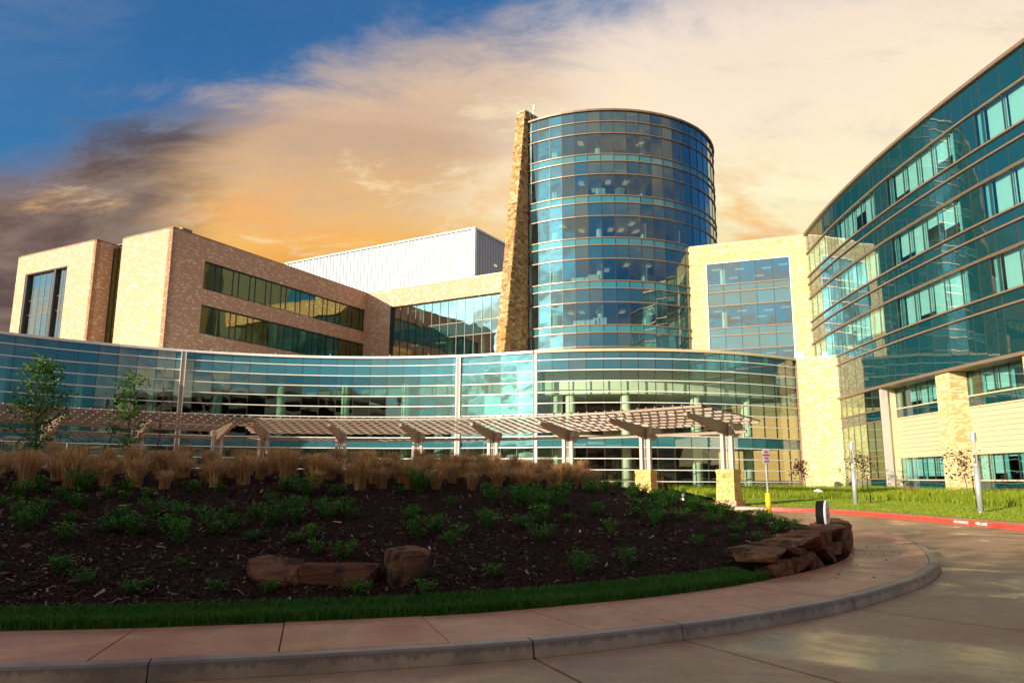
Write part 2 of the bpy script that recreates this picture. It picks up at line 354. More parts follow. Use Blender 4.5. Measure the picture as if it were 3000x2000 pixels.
# ---------------------------------------------------------------- mesh helpers
class MB:
    def __init__(s): s.v = []; s.f = []; s.mi = []; s.cur = 0; s.mats = []
    def use(s, mat):
        if mat not in s.mats: s.mats.append(mat)
        s.cur = s.mats.index(mat); return s
    def add(s, vs, fs):
        o = len(s.v); s.v.extend([tuple(p) for p in vs]); s.f.extend([tuple(i+o for i in f) for f in fs]); s.mi.extend([s.cur]*len(fs)); return s
    def box8(s, p): return s.add(p, [(0, 3, 2, 1), (4, 5, 6, 7), (0, 1, 5, 4), (1, 2, 6, 5), (2, 3, 7, 6), (3, 0, 4, 7)])
    def box(s, cx, cy, cz, sx, sy, sz, rz=0.):
        c, q = math.cos(rz), math.sin(rz); P = []
        for dz in (-.5, .5):
            for dx, dy in ((-.5, -.5), (.5, -.5), (.5, .5), (-.5, .5)):
                x, y = dx*sx, dy*sy; P.append((cx+c*x-q*y, cy+q*x+c*y, cz+dz*sz))
        return s.box8(P)
    def wall(s, a, b, z0, z1, t):     # slab from a to b in plan; thickness t towards the left of a->b (negative: right)
        d = Vector((b[0]-a[0], b[1]-a[1])).normalized(); n = Vector((-d.y, d.x))*t
        q = [(a[0], a[1]), (b[0], b[1]), (b[0]+n.x, b[1]+n.y), (a[0]+n.x, a[1]+n.y)]
        if t < 0: q = [q[1], q[0], q[3], q[2]]
        return s.box8([(x, y, z0) for x, y in q]+[(x, y, z1) for x, y in q])
    def prism(s, poly, z0, z1):
        n = len(poly)
        if sum(poly[i][0]*poly[(i+1) % n][1]-poly[(i+1) % n][0]*poly[i][1] for i in range(n)) < 0: poly = poly[::-1]
        vs = [(x, y, z0) for x, y in poly]+[(x, y, z1) for x, y in poly]
        return s.add(vs, [tuple(range(n))[::-1], tuple(range(n, 2*n))]+[(i, (i+1) % n, n+(i+1) % n, n+i) for i in range(n)])
    def bar(s, p0, p1, w, h, up=(0, 0, 1)):
        p0, p1 = Vector(p0), Vector(p1); d = (p1-p0).normalized(); u = Vector(up); x = d.cross(u).normalized()*w/2; u2 = x.cross(d).normalized()*h/2
        P = []
        for p in (p0, p1): P += [p-x-u2, p+x-u2, p+x+u2, p-x+u2]
        return s.box8([P[0], P[1], P[2], P[3], P[4], P[5], P[6], P[7]])
    def tube(s, pts, rad, n=8, caps=True):
        pts = [Vector(p) for p in pts]; rings = []
        for i, p in enumerate(pts):
            d = (pts[min(i+1, len(pts)-1)]-pts[max(i-1, 0)]).normalized()
            a = d.cross(Vector((0, 0, 1)) if abs(d.z) < .9 else Vector((1, 0, 0))).normalized(); b = d.cross(a)
            r = rad[i] if hasattr(rad, '__len__') else rad
            rings.append([p+(a*math.cos(2*math.pi*k/n)+b*math.sin(2*math.pi*k/n))*r for k in range(n)])
        vs = [q for r in rings for q in r]; fs = []
        for i in range(len(pts)-1):
            for k in range(n): fs.append((i*n+k, (i+1)*n+k, (i+1)*n+(k+1) % n, i*n+(k+1) % n))
        if caps: fs += [tuple(range(n)), tuple(range((len(pts)-1)*n, len(pts)*n))[::-1]]
        return s.add(vs, fs)
    def cyl(s, cx, cy, z0, z1, r, n=16, r1=None):
        r1 = r if r1 is None else r1
        vs = [(cx+r*math.cos(2*math.pi*k/n), cy+r*math.sin(2*math.pi*k/n), z0) for k in range(n)]+[(cx+r1*math.cos(2*math.pi*k/n), cy+r1*math.sin(2*math.pi*k/n), z1) for k in range(n)]
        return s.add(vs, [tuple(range(n))[::-1], tuple(range(n, 2*n))]+[(k, (k+1) % n, n+(k+1) % n, n+k) for k in range(n)])
    def sweep(s, path, prof, closed=False):   # prof: (offset to the left of travel, z)
        n = len(path); m = len(prof); vs = []
        for i, p in enumerate(path):
            a = path[i-1] if (i > 0 or closed) else path[i]; b = path[(i+1) % n] if (i < n-1 or closed) else path[i]
            d = Vector((b[0]-a[0], b[1]-a[1])).normalized(); nx, ny = -d.y, d.x
            vs += [(p[0]+nx*o, p[1]+ny*o, z) for o, z in prof]
        fs = []
        for i in range(n if closed else n-1):
            j = (i+1) % n
            for k in range(m): fs.append((i*m+k, j*m+k, j*m+(k+1) % m, i*m+(k+1) % m))
        if not closed: fs += [tuple(range(m))[::-1], tuple(range((n-1)*m, n*m))]
        return s.add(vs, fs)
    def mesh(s, name, mat=None, off=(0, 0, 0), smooth=False):
        me = bpy.data.meshes.new(name); V = np.array(s.v, np.float32)-np.array(off, np.float32)
        me.from_pydata(V.tolist(), [], s.f)
        mats = s.mats or [mat]
        for m in mats: me.materials.append(m)
        if s.mats: me.polygons.foreach_set('material_index', s.mi)
        if smooth: me.polygons.foreach_set('use_smooth', [True]*len(s.f))
        me.update()
        uv = me.uv_layers.new(name='UVMap'); dat = np.empty(len(me.loops)*2, np.float32); W_ = np.array(s.v, np.float32)
        nl = np.empty(len(me.polygons)*3, np.float32); me.polygons.foreach_get('normal', nl); nl = nl.reshape(-1, 3)
        for p in me.polygons:
            nx, ny, nz = nl[p.index]
            if abs(nz) < .7:
                l = math.hypot(nx, ny) or 1; tx, ty = -ny/l, nx/l
                for li in p.loop_indices:
                    q = W_[me.loops[li].vertex_index]; dat[2*li] = q[0]*tx+q[1]*ty; dat[2*li+1] = q[2]
            else:
                for li in p.loop_indices:
                    q = W_[me.loops[li].vertex_index]; dat[2*li] = q[0]; dat[2*li+1] = q[1]
        uv.data.foreach_set('uv', dat)
        return me
    def build(s, name, mat, parent=None, smooth=False, **kw):
        off = parent.matrix_world.translation if parent is not None else (0, 0, 0)
        if parent is not None: off = WL[parent.name]
        me = s.mesh(name, mat, off, smooth)
        return link(name, me, parent, (0, 0, 0), **kw)
WL = {}     # world location of roots (and of their parts)
def link(name, me, parent=None, loc=(0, 0, 0), rz=0., scale=None, label=None, cat=None, group=None, kind=None):
    o = bpy.data.objects.new(name, me); COL.objects.link(o)
    o.location = loc
    if rz: o.rotation_euler = (0, 0, rz)
    if scale: o.scale = scale
    if parent is not None: o.parent = parent; b = WL[parent.name]; WL[o.name] = (b[0]+loc[0], b[1]+loc[1], b[2]+loc[2])
    else: WL[o.name] = tuple(loc)
    tag(o, label, cat, group, kind); return o
def tag(o, label=None, cat=None, group=None, kind=None):
    if label: o['label'] = label
    if cat: o['category'] = cat
    if group: o['group'] = group
    if kind: o['kind'] = kind
def root(name, loc, label, cat, group=None): return link(name, None, None, loc, label=label, cat=cat, group=group)
def struct(mb, name, mat, smooth=False, kind='structure'): return mb.build(name, mat, None, smooth, kind=kind)
def grid_mesh(V, nu, nv, closed_u=False):
    f = []
    for i in range(nu if closed_u else nu-1):
        for j in range(nv-1):
            a, b = i, (i+1) % nu; f.append((a*nv+j, b*nv+j, b*nv+j+1, a*nv+j+1))
    return f
UNIT = {}
def unit_pane(mat):
    if mat.name not in UNIT:
        mb = MB().box(0, 0, 0, 1, .03, 1); UNIT[mat.name] = mb.mesh('pane', mat)
    return UNIT[mat.name]
CP, SP_ = math.cos(PITCH), math.sin(PITCH)
def px_area(x, y, w, h):
    return w*h/max(1., x*x+y*y)
def panes(rootobj, items, name='pane', cap=300):
    """items: (x, y, z, w, h, rz, mat, score)"""
    items = sorted(items, key=lambda i: -i[7]*px_area(i[0], i[1], i[3], i[4])); b = WL[rootobj.name]
    for (x, y, z, w, h, rz, mat, sc) in items[:cap]:
        o = link(name, unit_pane(mat), rootobj, (x-b[0], y-b[1], z-b[2]), 0, (w, 1, h))
        o.rotation_euler = (R_(rnd.gauss(0, .12)), 0, rz+R_(rnd.gauss(0, .18)))
    if items[cap:]:
        mb = MB()
        for (x, y, z, w, h, rz, mat, sc) in items[cap:]: mb.use(mat).box(x, y, z, w, .03, h, rz)
        mb.build(name, None, rootobj, kind='stuff')
def facade(rt, pts, rows, matf, gap=.035, score=lambda i, x, y, z: 1.):
    out = []
    for i in range(len(pts)-1):
        a, b = pts[i], pts[i+1]; w = math.hypot(b[0]-a[0], b[1]-a[1])-gap; rz = math.atan2(b[1]-a[1], b[0]-a[0]); mx, my = (a[0]+b[0])/2, (a[1]+b[1])/2
        for k, (z0, z1) in enumerate(rows):
            mt = matf(i, k)
            if mt is None: continue
            out.append((mx, my, (z0+z1)/2, w, z1-z0-gap, rz, mt, score(i, mx, my, (z0+z1)/2)))
    return out
def rails(rt, path, zs, mat, depth=.14, h=.09, off=0., name='rail'):
    for z in zs: MB().sweep(path, [(off, z-h/2), (off, z+h/2), (off+depth, z+h/2), (off+depth, z-h/2)]).build(name, mat, rt)
def mullions(rt, pts, z0, z1, mat, w=.05, d=.09, off=0., name='mullion'):
    n = len(pts)
    for i, p in enumerate(pts):
        a = pts[max(0, i-1)]; b = pts[min(n-1, i+1)]; rz = math.atan2(b[1]-a[1], b[0]-a[0]); nx, ny = -math.sin(rz), math.cos(rz)
        MB().box(p[0]+nx*off, p[1]+ny*off, (z0+z1)/2, w, d, z1-z0, rz).build(name, mat, rt)
def arc(cx, cy, r, a0, a1, n): return [(cx+r*math.cos(R_(a0+(a1-a0)*i/n)), cy+r*math.sin(R_(a0+(a1-a0)*i/n))) for i in range(n+1)]
def sector(cx, cy, r0, r1, a0, a1, n): return arc(cx, cy, r1, a0, a1, n)+arc(cx, cy, r0, a1, a0, n)

# ================================================================ ground, road, island
def catmull(P, closed, step):
    P = [Vector(p) for p in P]; n = len(P); out = []
    for i in range(n if closed else n-1):
        g = lambda k: P[k % n] if closed else P[min(max(k, 0), n-1)]
        p0, p1, p2, p3 = g(i-1), g(i), g(i+1), g(i+2); m = max(2, int((p2-p1).length/step))
        for j in range(m):
            t = j/m; out.append(.5*((2*p1)+(p2-p0)*t+(2*p0-5*p1+4*p2-p3)*t*t+(3*p1-p0-3*p2+p3)*t**3))
    if not closed: out.append(P[-1])
    return out
def resample(P, step, closed=False):
    P = [Vector(p) for p in P]; Q = P+[P[0]] if closed else P
    d = [0]
    for a, b in zip(Q, Q[1:]): d.append(d[-1]+(b-a).length)
    n = max(2, round(d[-1]/step)); out = []; k = 0
    for i in range(n if closed else n+1):
        s = d[-1]*i/n
        while k < len(d)-2 and d[k+1] < s: k += 1
        f = (s-d[k])/max(1e-9, d[k+1]-d[k]); out.append(Q[k].lerp(Q[k+1], f))
    return out
ISLE = [(-24, 8.5), (-18, 6.5), (-12, 5.72), (-8, 5.78), (-4.01, 6.26), (-2.78, 6.5), (-1.4, 6.85), (.11, 7.34), (1.57, 8.1), (2.59, 8.73), (3.94, 9.78), (5.05, 10.85), (6.24, 12.17), (7.22, 13.52), (7.85, 14.6),
        (8.73, 16.44), (9.43, 18.09), (9.99, 19.92), (10.69, 22.68), (11.01, 24.95), (10.9, 28), (10.2, 31), (8.6, 34), (5.5, 36.6), (0, 38.6), (-8, 40), (-17, 39.5), (-25, 36.5), (-31, 30), (-33, 22), (-30, 13.5)]
fine = catmull(ISLE, True, .25)
LOOP = resample(fine, .245, True); NL = len(LOOP)             # joint line between walk and kerb
def loopn(i):
    d = (LOOP[(i+1) % NL]-LOOP[i-1]).normalized(); return Vector((d.y, -d.x))   # outward (loop runs anticlockwise)
LA = np.array([tuple(p) for p in LOOP])
def inside_dist(X, Y, chunk=4000):
    """signed distance to the back edge of the walk, positive inside the planting bed"""
    X = np.asarray(X, float).ravel(); Y = np.asarray(Y, float).ravel(); res = np.empty(len(X))
    nx = np.roll(LA, -1, 0)
    for s in range(0, len(X), chunk):
        x = X[s:s+chunk, None]; y = Y[s:s+chunk, None]
        res[s:s+chunk] = np.sqrt(((x-LA[None, :, 0])**2+(y-LA[None, :, 1])**2).min(1))
        c = (LA[None, :, 1] > y) != (nx[None, :, 1] > y)
        xi = (nx[None, :, 0]-LA[None, :, 0])*(y-LA[None, :, 1])/((nx[None, :, 1]-LA[None, :, 1])+1e-12)+LA[None, :, 0]
        ins = ((c & (x < xi)).sum(1) % 2) == 1
        res[s:s+chunk] = np.where(ins, res[s:s+chunk], -res[s:s+chunk])
    return res-1.38
def bed_z(d):
    d = np.asarray(d, float)
    z = .165+.2*np.clip(d-.25, 0, None)
    z = np.where(d > 6.6, 1.435+(.33)*(1-np.exp(-(d-6.6)*.2/.33)), z)
    return np.where(d < 0, .165+d*1.2, z)
def heap(x, y, d):     # soil held up behind the boulder wall
    x = np.asarray(x, float); y = np.asarray(y, float); return .24*np.clip((d-.3)/.5, 0, 1)*np.exp(-((x-6.2)**2+(y-15.6)**2)/(2*2.3**2))
def bed_at(x, y): d = inside_dist([x], [y]); return float((bed_z(d)+heap([x], [y], d))[0])

struct(MB().add([(-900, -900, -.06), (900, -900, -.06), (900, 1500, -.06), (-900, 1500, -.06)], [(0, 1, 2, 3)]), 'ground', M['soil'])
# red-painted far kerb line
RED = catmull([(-40, 38), (-30, 44.0), (-22, 46.8), (-14, 48.0), (-6, 47.2), (1, 45.6), (7, 43.9), (11.5, 42.2), (14.3, 40.0), (15.75, 37.5), (16.4, 33.6), (16.68, 29.5), (16.95, 25.4), (17.6, 19), (19.2, 12), (22.5, 4), (28, -6)], False, .5)
RED = resample(RED, .5)
# road: a dark bed with separate concrete slabs, joints radiating from the island
struct(MB().add([(-120, -60, -.022), (60, -60, -.022), (60, 70, -.022), (-120, 70, -.022)], [(0, 1, 2, 3)]), 'roadbed', M['joint'])
road = link('road', None, None, (0, 0, 0), kind='structure')
RS = 13
i0 = min(range(NL), key=lambda i: (LOOP[i]-Vector((1.69, 8.15))).length)
bands = [.17, 4.4, 8.8, 13.2, 18.0]
for a in range(0, NL, RS):
    ia = (i0+a) % NL; ib = ia+RS if a+RS <= NL else (i0+NL)
    if a+RS > NL: ib = ia+(NL-a)
    for q in range(len(bands)-1):
        o0, o1 = bands[q]+.015, bands[q+1]-.015; poly = []
        idx = list(range(ia, ib+1, 2 if q else 1));
        if idx[-1] != ib: idx.append(ib)
        jg = .014
        inner = []; outer = []
        for i in idx:
            n = loopn(i % NL); p = LOOP[i % NL]; d = Vector((-n.y, n.x)); sh = jg if i == idx[0] else (-jg if i == idx[-1] else 0)
            inner.append(p+n*o0+d*sh); outer.append(p+n*o1+d*sh*2)
        c = sum((p for p in inner), Vector((0, 0)))/len(inner)
        if c.y > 60 or c.length > 48: continue
        if q >= 1 and 20 < c.y and c.x > -40: continue              # beyond there the far kerb closes the road
        mb = MB(); zt = 0.0
        vs = [(p.x, p.y, zt) for p in inner]+[(p.x, p.y, zt) for p in outer]+[(p.x, p.y, -.02) for p in inner]+[(p.x, p.y, -.02) for p in outer]; m = len(inner)
        fs = [(k, m+k, m+k+1, k+1) for k in range(m-1)]+[(k, k+1, 2*m+k+1, 2*m+k) for k in range(m-1)]+[(m+k+1, m+k, 3*m+k, 3*m+k+1) for k in range(m-1)]+[(0, 2*m, 3*m, m), (m-1, 2*m-1, 4*m-1, 3*m-1)]
        mb.add(vs, fs).build('slab', M['roadc'], road)
# far side of the roadway, where the joints are too fine to tell apart
struct(MB().add([(-60, 38, -.012), (12, 38, -.012), (12, 50, -.012), (-60, 50, -.012)], [(0, 1, 2, 3)]), 'roadway', M['roadc'])
struct(MB().add([(9, 16, -.011), (40, -10, -.011), (40, 42, -.011), (9, 42, -.011)], [(0, 1, 2, 3)]), 'roadway', M['roadc'])

# island walk: slabs, kerb lengths
walkr = link('sidewalk', None, None, (0, 0, 0), kind='structure'); kerbr = link('kerb', None, None, (0, 0, 0), kind='structure')
WS = 6
for a in range(0, NL, WS):
    ia = i0+a; ib = min(i0+NL, ia+WS); p = LOOP[ia % NL]
    idx = list(range(ia, ib+1)); mb = MB(); inn = []; ou = []
    for i in idx:
        n = loopn(i % NL); q = LOOP[i % NL]; d = Vector((-n.y, n.x)); sh = .008 if i == idx[0] else (-.008 if i == idx[-1] else 0)
        ou.append(q-n*.006+d*sh); inn.append(q-n*1.38+d*sh*.8)
    m = len(idx); lift = rnd.uniform(-.003, .003); zt = .15+lift; e = .012
    vs = []
    for (A_, B_, z) in ((inn, ou, zt-e), (inn, ou, zt), (inn, ou, 0)):
        for k in range(m):
            va, vb = Vector(A_[k]), Vector(B_[k])
            if z == zt:
                t = (vb-va).normalized()*e; va = va+t; vb = vb-t
            vs.append((va.x, va.y, z)); vs.append((vb.x, vb.y, z))
    f = []
    T, Mi, Bo = 2*m, 0, 4*m
    for k in range(m-1):
        f.append((T+2*k, T+2*k+1, T+2*k+3, T+2*k+2))
        f += [(Mi+2*k, T+2*k, T+2*k+2, Mi+2*k+2), (T+2*k+1, Mi+2*k+1, Mi+2*k+3, T+2*k+3), (Mi+2*k+1, Bo+2*k+1, Bo+2*k+3, Mi+2*k+3), (Bo+2*k, Mi+2*k, Mi+2*k+2, Bo+2*k+2)]
    f += [(Mi, Mi+1, T+1, T), (Bo, Bo+1, Mi+1, Mi), (T+2*m-2, T+2*m-1, Mi+2*m-1, Mi+2*m-2), (Mi+2*m-2, Mi+2*m-1, Bo+2*m-1, Bo+2*m-2)]
    if p.length < 60: mb.add(vs, f).build('slab', M['walk'], walkr)
KS = 13
KPROF = [(-.001, 0), (-.001, .146), (-.012, .152), (-.125, .147), (-.15, .13), (-.175, 0)]
for a in range(0, NL, KS):
    ia = i0+a; ib = min(i0+NL, ia+KS)
    path = []
    for i in range(ia, ib+1):
        n = loopn(i % NL); d = Vector((-n.y, n.x)); sh = .007 if i == ia else (-.007 if i == ib else 0); path.append(LOOP[i % NL]+d*sh)
    MB().sweep(path, KPROF).build('kerb_length', M['kerbc'], kerbr)
struct(MB().sweep(LOOP, [(.03, 0), (.03, .125), (-.11, .125), (-.11, 0)], True), 'mortar_joint', M['joint'])
struct(MB().sweep(LOOP, [(1.36, 0), (1.36, .125), (.03, .125), (.03, 0)], True), 'sidewalk_base', M['joint'])

# planting bed
xs = np.arange(-34, 11.5, .2); ys = np.arange(5.5, 41, .2)
GX, GY = np.meshgrid(xs, ys, indexing='ij'); D = inside_dist(GX, GY).reshape(GX.shape); GZ = bed_z(D)+heap(GX.ravel(), GY.ravel(), D.ravel()).reshape(GX.shape)
NZ = np.array([noise.noise((x*.9, y*.9, 0))*.04+noise.noise((x*3, y*3, 4))*.018 for x, y in zip(GX.ravel(), GY.ravel())]).reshape(GX.shape)
GZ = GZ+NZ*np.clip(D*1.5, 0, 1)
nv = len(ys); keep = (D[:-1, :-1] > -.3) & (D[1:, 1:] > -.3) & (D[1:, :-1] > -.3) & (D[:-1, 1:] > -.3)
ii, jj = np.nonzero(keep)
F = np.stack([ii*nv+jj, (ii+1)*nv+jj, (ii+1)*nv+jj+1, ii*nv+jj+1], 1)
def np_mesh(name, V, F, mat, smooth=False):
    me = bpy.data.meshes.new(name); V = np.asarray(V, np.float32); F = np.asarray(F, np.int32); k = F.shape[1]
    me.vertices.add(len(V)); me.vertices.foreach_set('co', V.ravel()); me.loops.add(F.size); me.loops.foreach_set('vertex_index', F.ravel())
    me.polygons.add(len(F)); me.polygons.foreach_set('loop_start', np.arange(0, F.size, k, dtype=np.int32)); me.polygons.foreach_set('loop_total', np.full(len(F), k, np.int32))
    me.update(calc_edges=True); me.validate(); me.materials.append(mat)
    if smooth: me.polygons.foreach_set('use_smooth', np.ones(len(F), bool))
    return me
V = np.stack([GX.ravel(), GY.ravel(), GZ.ravel()], 1); used = np.unique(F); remap = -np.ones(len(V), int); remap[used] = np.arange(len(used))
link('planting_bed', np_mesh('planting_bed', V[used], remap[F], M['mulch'], True), kind='structure')
rng = np.random.default_rng(5)
def zfield(X, Y):
    d = inside_dist(X, Y); nz = np.array([noise.noise((x*.9, y*.9, 0))*.04+noise.noise((x*3, y*3, 4))*.018 for x, y in zip(X, Y)])
    return d, bed_z(d)+heap(X, Y, d)+nz*np.clip(d*1.5, 0, 1)
# loose bark chips on the bed, nearest densest
def chips(n, ymax, size):
    Y = 7.5+(ymax-7.5)*rng.random(n)**1.7; X = -.72*Y+rng.random(n)*(1.2*Y)
    X = np.clip(X, -17, 9)+rng.normal(0, .05, n); d, Z = zfield(X, Y); k = d > .62; X, Y, Z = X[k], Y[k], Z[k]; n = len(X)
    a = rng.random(n)*6.283; l = size*(.4+rng.random(n)*1.3); w = size*(.14+.25*rng.random(n)); t = rng.normal(0, .35, n)
    ux, uy, uz = np.cos(a)*np.cos(t), np.sin(a)*np.cos(t), np.sin(t); vx, vy = -np.sin(a), np.cos(a); r = rng.normal(0, .5, n)
    c = np.stack([X, Y, Z+.012+size*.25*rng.random(n)], 1); u = np.stack([ux, uy, uz], 1)*l[:, None]; v = np.stack([vx*np.cos(r), vy*np.cos(r), np.sin(r)], 1)*w[:, None]
    P = np.stack([c-u-v*.6, c+u-v, c+u*.9+v, c-u*1.1+v*.7], 1).reshape(-1, 3); return P
P_ = np.concatenate([chips(26000, 15, .024), chips(9000, 22, .045)])
link('mulch_chips', np_mesh('mulch_chips', P_, np.arange(len(P_)).reshape(-1, 4), M['chip']), kind='stuff')

def blades(X, Y, Z, h, w, lean, mat, name, bend=.35):
    n = len(X); a = rng.random(n)*6.283; hh = h*(.55+.7*rng.random(n)); ww = w*(.6+.8*rng.random(n)); le = lean*rng.random(n)*hh
    dx, dy = np.cos(a), np.sin(a); px, py = -dy*ww/2, dx*ww/2
    b0 = np.stack([X-px, Y-py, Z], 1); b1 = np.stack([X+px, Y+py, Z], 1)
    m0 = np.stack([X-px*.7+dx*le*bend, Y-py*.7+dy*le*bend, Z+hh*.6], 1); m1 = np.stack([X+px*.7+dx*le*bend, Y+py*.7+dy*le*bend, Z+hh*.6], 1)
    tp = np.stack([X+dx*le, Y+dy*le, Z+hh], 1)
    V = np.stack([b0, b1, m1, m0, tp], 1).reshape(-1, 3); o = np.arange(n)[:, None]*5
    F = np.concatenate([o+np.array([[0, 1, 2]]), o+np.array([[0, 2, 3]]), o+np.array([[3, 2, 4]])], 0)
    return np_mesh(name, V, F, mat)
# clipped turf edging between walk and bed (stops at the boulder wall)
def strip_pts(n, d0, d1, s_lo, s_hi):
    i = rng.integers(s_lo, s_hi, n); f = rng.random(n); A = LA[i % NL]*(1-f)[:, None]+LA[(i+1) % NL]*f[:, None]
    T = LA[(i+1) % NL]-LA[(i-1) % NL]; T /= np.linalg.norm(T, axis=1)[:, None]; Nn = np.stack([-T[:, 1], T[:, 0]], 1)
    d = 1.38+d0+(d1-d0)*rng.random(n); return A[:, 0]+Nn[:, 0]*d, A[:, 1]+Nn[:, 1]*d
near = lambda p: min(range(NL), key=lambda i: (LOOP[i]-Vector(p)).length)
iL, iR = near((-15, 5.9)), near((4.75, 10.55))
def strip_sheet(name, mat, s0, s1, d0, d1, lift, k=4, jag=.05):
    V = []; cnt = 0
    for i in range(s0, s1+1):
        n = -loopn(i % NL); p = LOOP[i % NL]; cnt += 1
        for j in range(k+1):
            d = d0+(d1-d0)*j/k
            if j == k: d += jag*noise.noise((i*.37, 1, 0))
            q = p+n*(1.38+d); V.append((q.x, q.y, float(bed_z(d))+lift+(.012 if 0 < j < k else -.012)))
    return link(name, np_mesh(name, V, grid_mesh(V, cnt, k+1), mat, True), kind='structure')
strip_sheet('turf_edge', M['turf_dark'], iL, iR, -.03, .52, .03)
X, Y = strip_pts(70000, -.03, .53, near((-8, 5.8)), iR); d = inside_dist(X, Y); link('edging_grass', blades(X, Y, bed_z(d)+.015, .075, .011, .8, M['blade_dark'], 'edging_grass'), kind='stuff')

# far kerb (red fire lane), verge walk, lawn rising to the wing
redk = link('fire_lane_kerb', None, None, (0, 0, 0), kind='structure')
for a in range(0, len(RED)-1, 6):
    seg = RED[a:min(len(RED), a+7)]
    d0 = (seg[1]-seg[0]).normalized(); d1 = (seg[-1]-seg[-2]).normalized(); seg = [seg[0]+d0*.006]+seg[1:-1]+[seg[-1]-d1*.006]
    MB().sweep(seg, [(0.17, -.02), (.17, .15), (.03, .155), (.012, .14), (-.02, -.02)]).build('kerb_length', M['curb_red'] if seg[0].x > 13.3 else M['kerbc'], redk)
verge = [p for p in RED]
struct(MB().sweep(verge, [(.178, -.03), (.178, .15), (1.15, .16), (1.15, -.03)]), 'verge_walk', M['walk'])
k0 = next(i for i, p in enumerate(RED) if p.x > 12.3 and p.y < 42.5); k1 = next(i for i, p in enumerate(RED) if p.y < 2)
KL = resample(RED[k0:k1+1], 1.0); nk = len(KL)
BL = resample(catmull([(12.6, 63.4), (17, 64.2), (22, 65.4), (27.0, 67.3), (29.2, 66.0), (28.9, 61), (28.7, 56), (29.5, 50), (29.8, 44), (30, 36), (30.5, 28), (32, 18), (36, 8)], False, .5), 1.0)
BL = [BL[int(i*(len(BL)-1)/(nk-1))] for i in range(nk)]
NS = 26; LV = []
def lawn_z(s, x, y): 
    e = s*s*(3-2*s); return .165+.66*e+noise.noise((x*.35, y*.35, 7))*.04*min(1, s*6)
for i in range(nk):
    dv = (KL[min(i+1, nk-1)]-KL[max(i-1, 0)]).normalized(); n = Vector((-dv.y, dv.x)); a = KL[i]+n*1.13; b = BL[i]
    for j in range(NS+1):
        s = j/NS; p = a.lerp(b, s); LV.append((p.x, p.y, lawn_z(s, p.x, p.y)))
link('lawn', np_mesh('lawn', LV, grid_mesh(LV, nk, NS+1), M['turf'], True), kind='structure')
LVA = np.array(LV).reshape(nk, NS+1, 3)
def lawn_pts(n, s0, s1, i0=0, i1=None):
    i1 = i1 or nk-1; i = rng.integers(i0, i1, n); f = rng.random(n); s = (s0+(s1-s0)*rng.random(n)); j = np.clip((s*NS).astype(int), 0, NS-1); g = s*NS-j
    P = (LVA[i, j]*(1-f)[:, None]+LVA[i+1, j]*f[:, None])*(1-g)[:, None]+(LVA[i, j+1]*(1-f)[:, None]+LVA[i+1, j+1]*f[:, None])*g[:, None]
    return P[:, 0], P[:, 1], P[:, 2]
def lawn_at(x, y):
    A = LVA.reshape(-1, 3); k = ((A[:, 0]-x)**2+(A[:, 1]-y)**2).argmin(); return float(A[k, 2])
X, Y, Z = lawn_pts(60000, 0, .45); link('lawn_grass', blades(X, Y, Z, .06, .02, .8, M['blade_lit'], 'lawn_grass'), kind='stuff')
n = 60000; X, Y, Z = lawn_pts(n, .40, .93); cl = np.array([noise.noise((x*.8, y*.8, 2)) for x, y in zip(X, Y)]); k = cl+rng.random(n)*.9 > .1; X, Y, Z = X[k], Y[k], Z[k]
link('meadow_grass', blades(X, Y, Z-.02, .40, .03, 1.1, M['blade_lit'], 'meadow_grass'), kind='stuff')
gv = resample([BL[i]+Vector((-.9, 0)) for i in range(nk) if BL[i].y < 49 and BL[i].x < 33], .8)
struct(MB().sweep(gv, [(-.0, .3), (-.0, .80), (-1.2, .93), (-1.2, .3)]), 'gravel_strip', M['gravel'])
struct(MB().prism([(13.2, 42.6), (11.5, 43.4), (7, 45.1), (1, 46.8), (-6, 48.4), (-14, 49.2), (-22, 48), (-30, 45.2), (-41, 39.2), (-56, 46), (-45, 60), (-34, 65), (-19, 70), (0, 69), (6, 66), (13.2, 65)], .0, .158), 'plaza', M['walk'])

# ================================================================ buildings
FLH = 4.6
# ---- round tower
TX, TY, TR = 10.5, 88.5, 14.0
tower = root('glass_tower', (TX, TY, 0), 'tall round blue glass tower ringed by bronze bands, behind the low lobby', 'building')
TA = [231+5.64*i for i in range(0, 23)]
tp = [(TX+TR*math.cos(R_(a)), TY+TR*math.sin(R_(a))) for a in TA][::-1]
trow = [(39.02, 40.25), (37.68, 39.02)]; tkind = ['s', 's']
for k in range(6):
    t = 37.68-FLH*k
    trow += [(t-2.35, t), (t-3.14, t-2.35), (t-FLH, t-3.14)]; tkind += ['g', 't', 's']
tm = {'s': M['s_tower'], 't': M['s_tower2'], 'g': M['g_tower']}
panes(tower, facade(tower, tp, trow, lambda i, k: tm[tkind[k]], score=lambda i, x, y, z: 1.0 if (z > 12.4 and x < 24.4 and not (z < 25 and x > 18.2)) else .05))
zs = [r[1] for r in trow]
rails(tower, tp, zs[1:], M['bronze_metal'], .15, .10, -.02)
MB().sweep(tp, [(-.35, 40.22), (-.35, 40.42), (.22, 40.42), (.22, 40.22)]).build('coping', M['bronze_metal'], tower)
mullions(tower, tp, 9.0, 40.22, M['dark_frame'], .05, .10, .0)
half = lambda r: arc(TX, TY, r, 231.6, 410, 40)
MB().sweep(arc(TX, TY, TR, 355.08, 411, 24)+[(TX+TR*math.cos(R_(231.5)), TY+TR*math.sin(R_(231.5)))], [(0, 8), (0, 40.3), (.3, 40.3), (.3, 8)]).build('rear_wall', M['roof'], tower)
MB().prism(half(TR-.3), 39.6, 39.9).build('roof', M['roof'], tower)
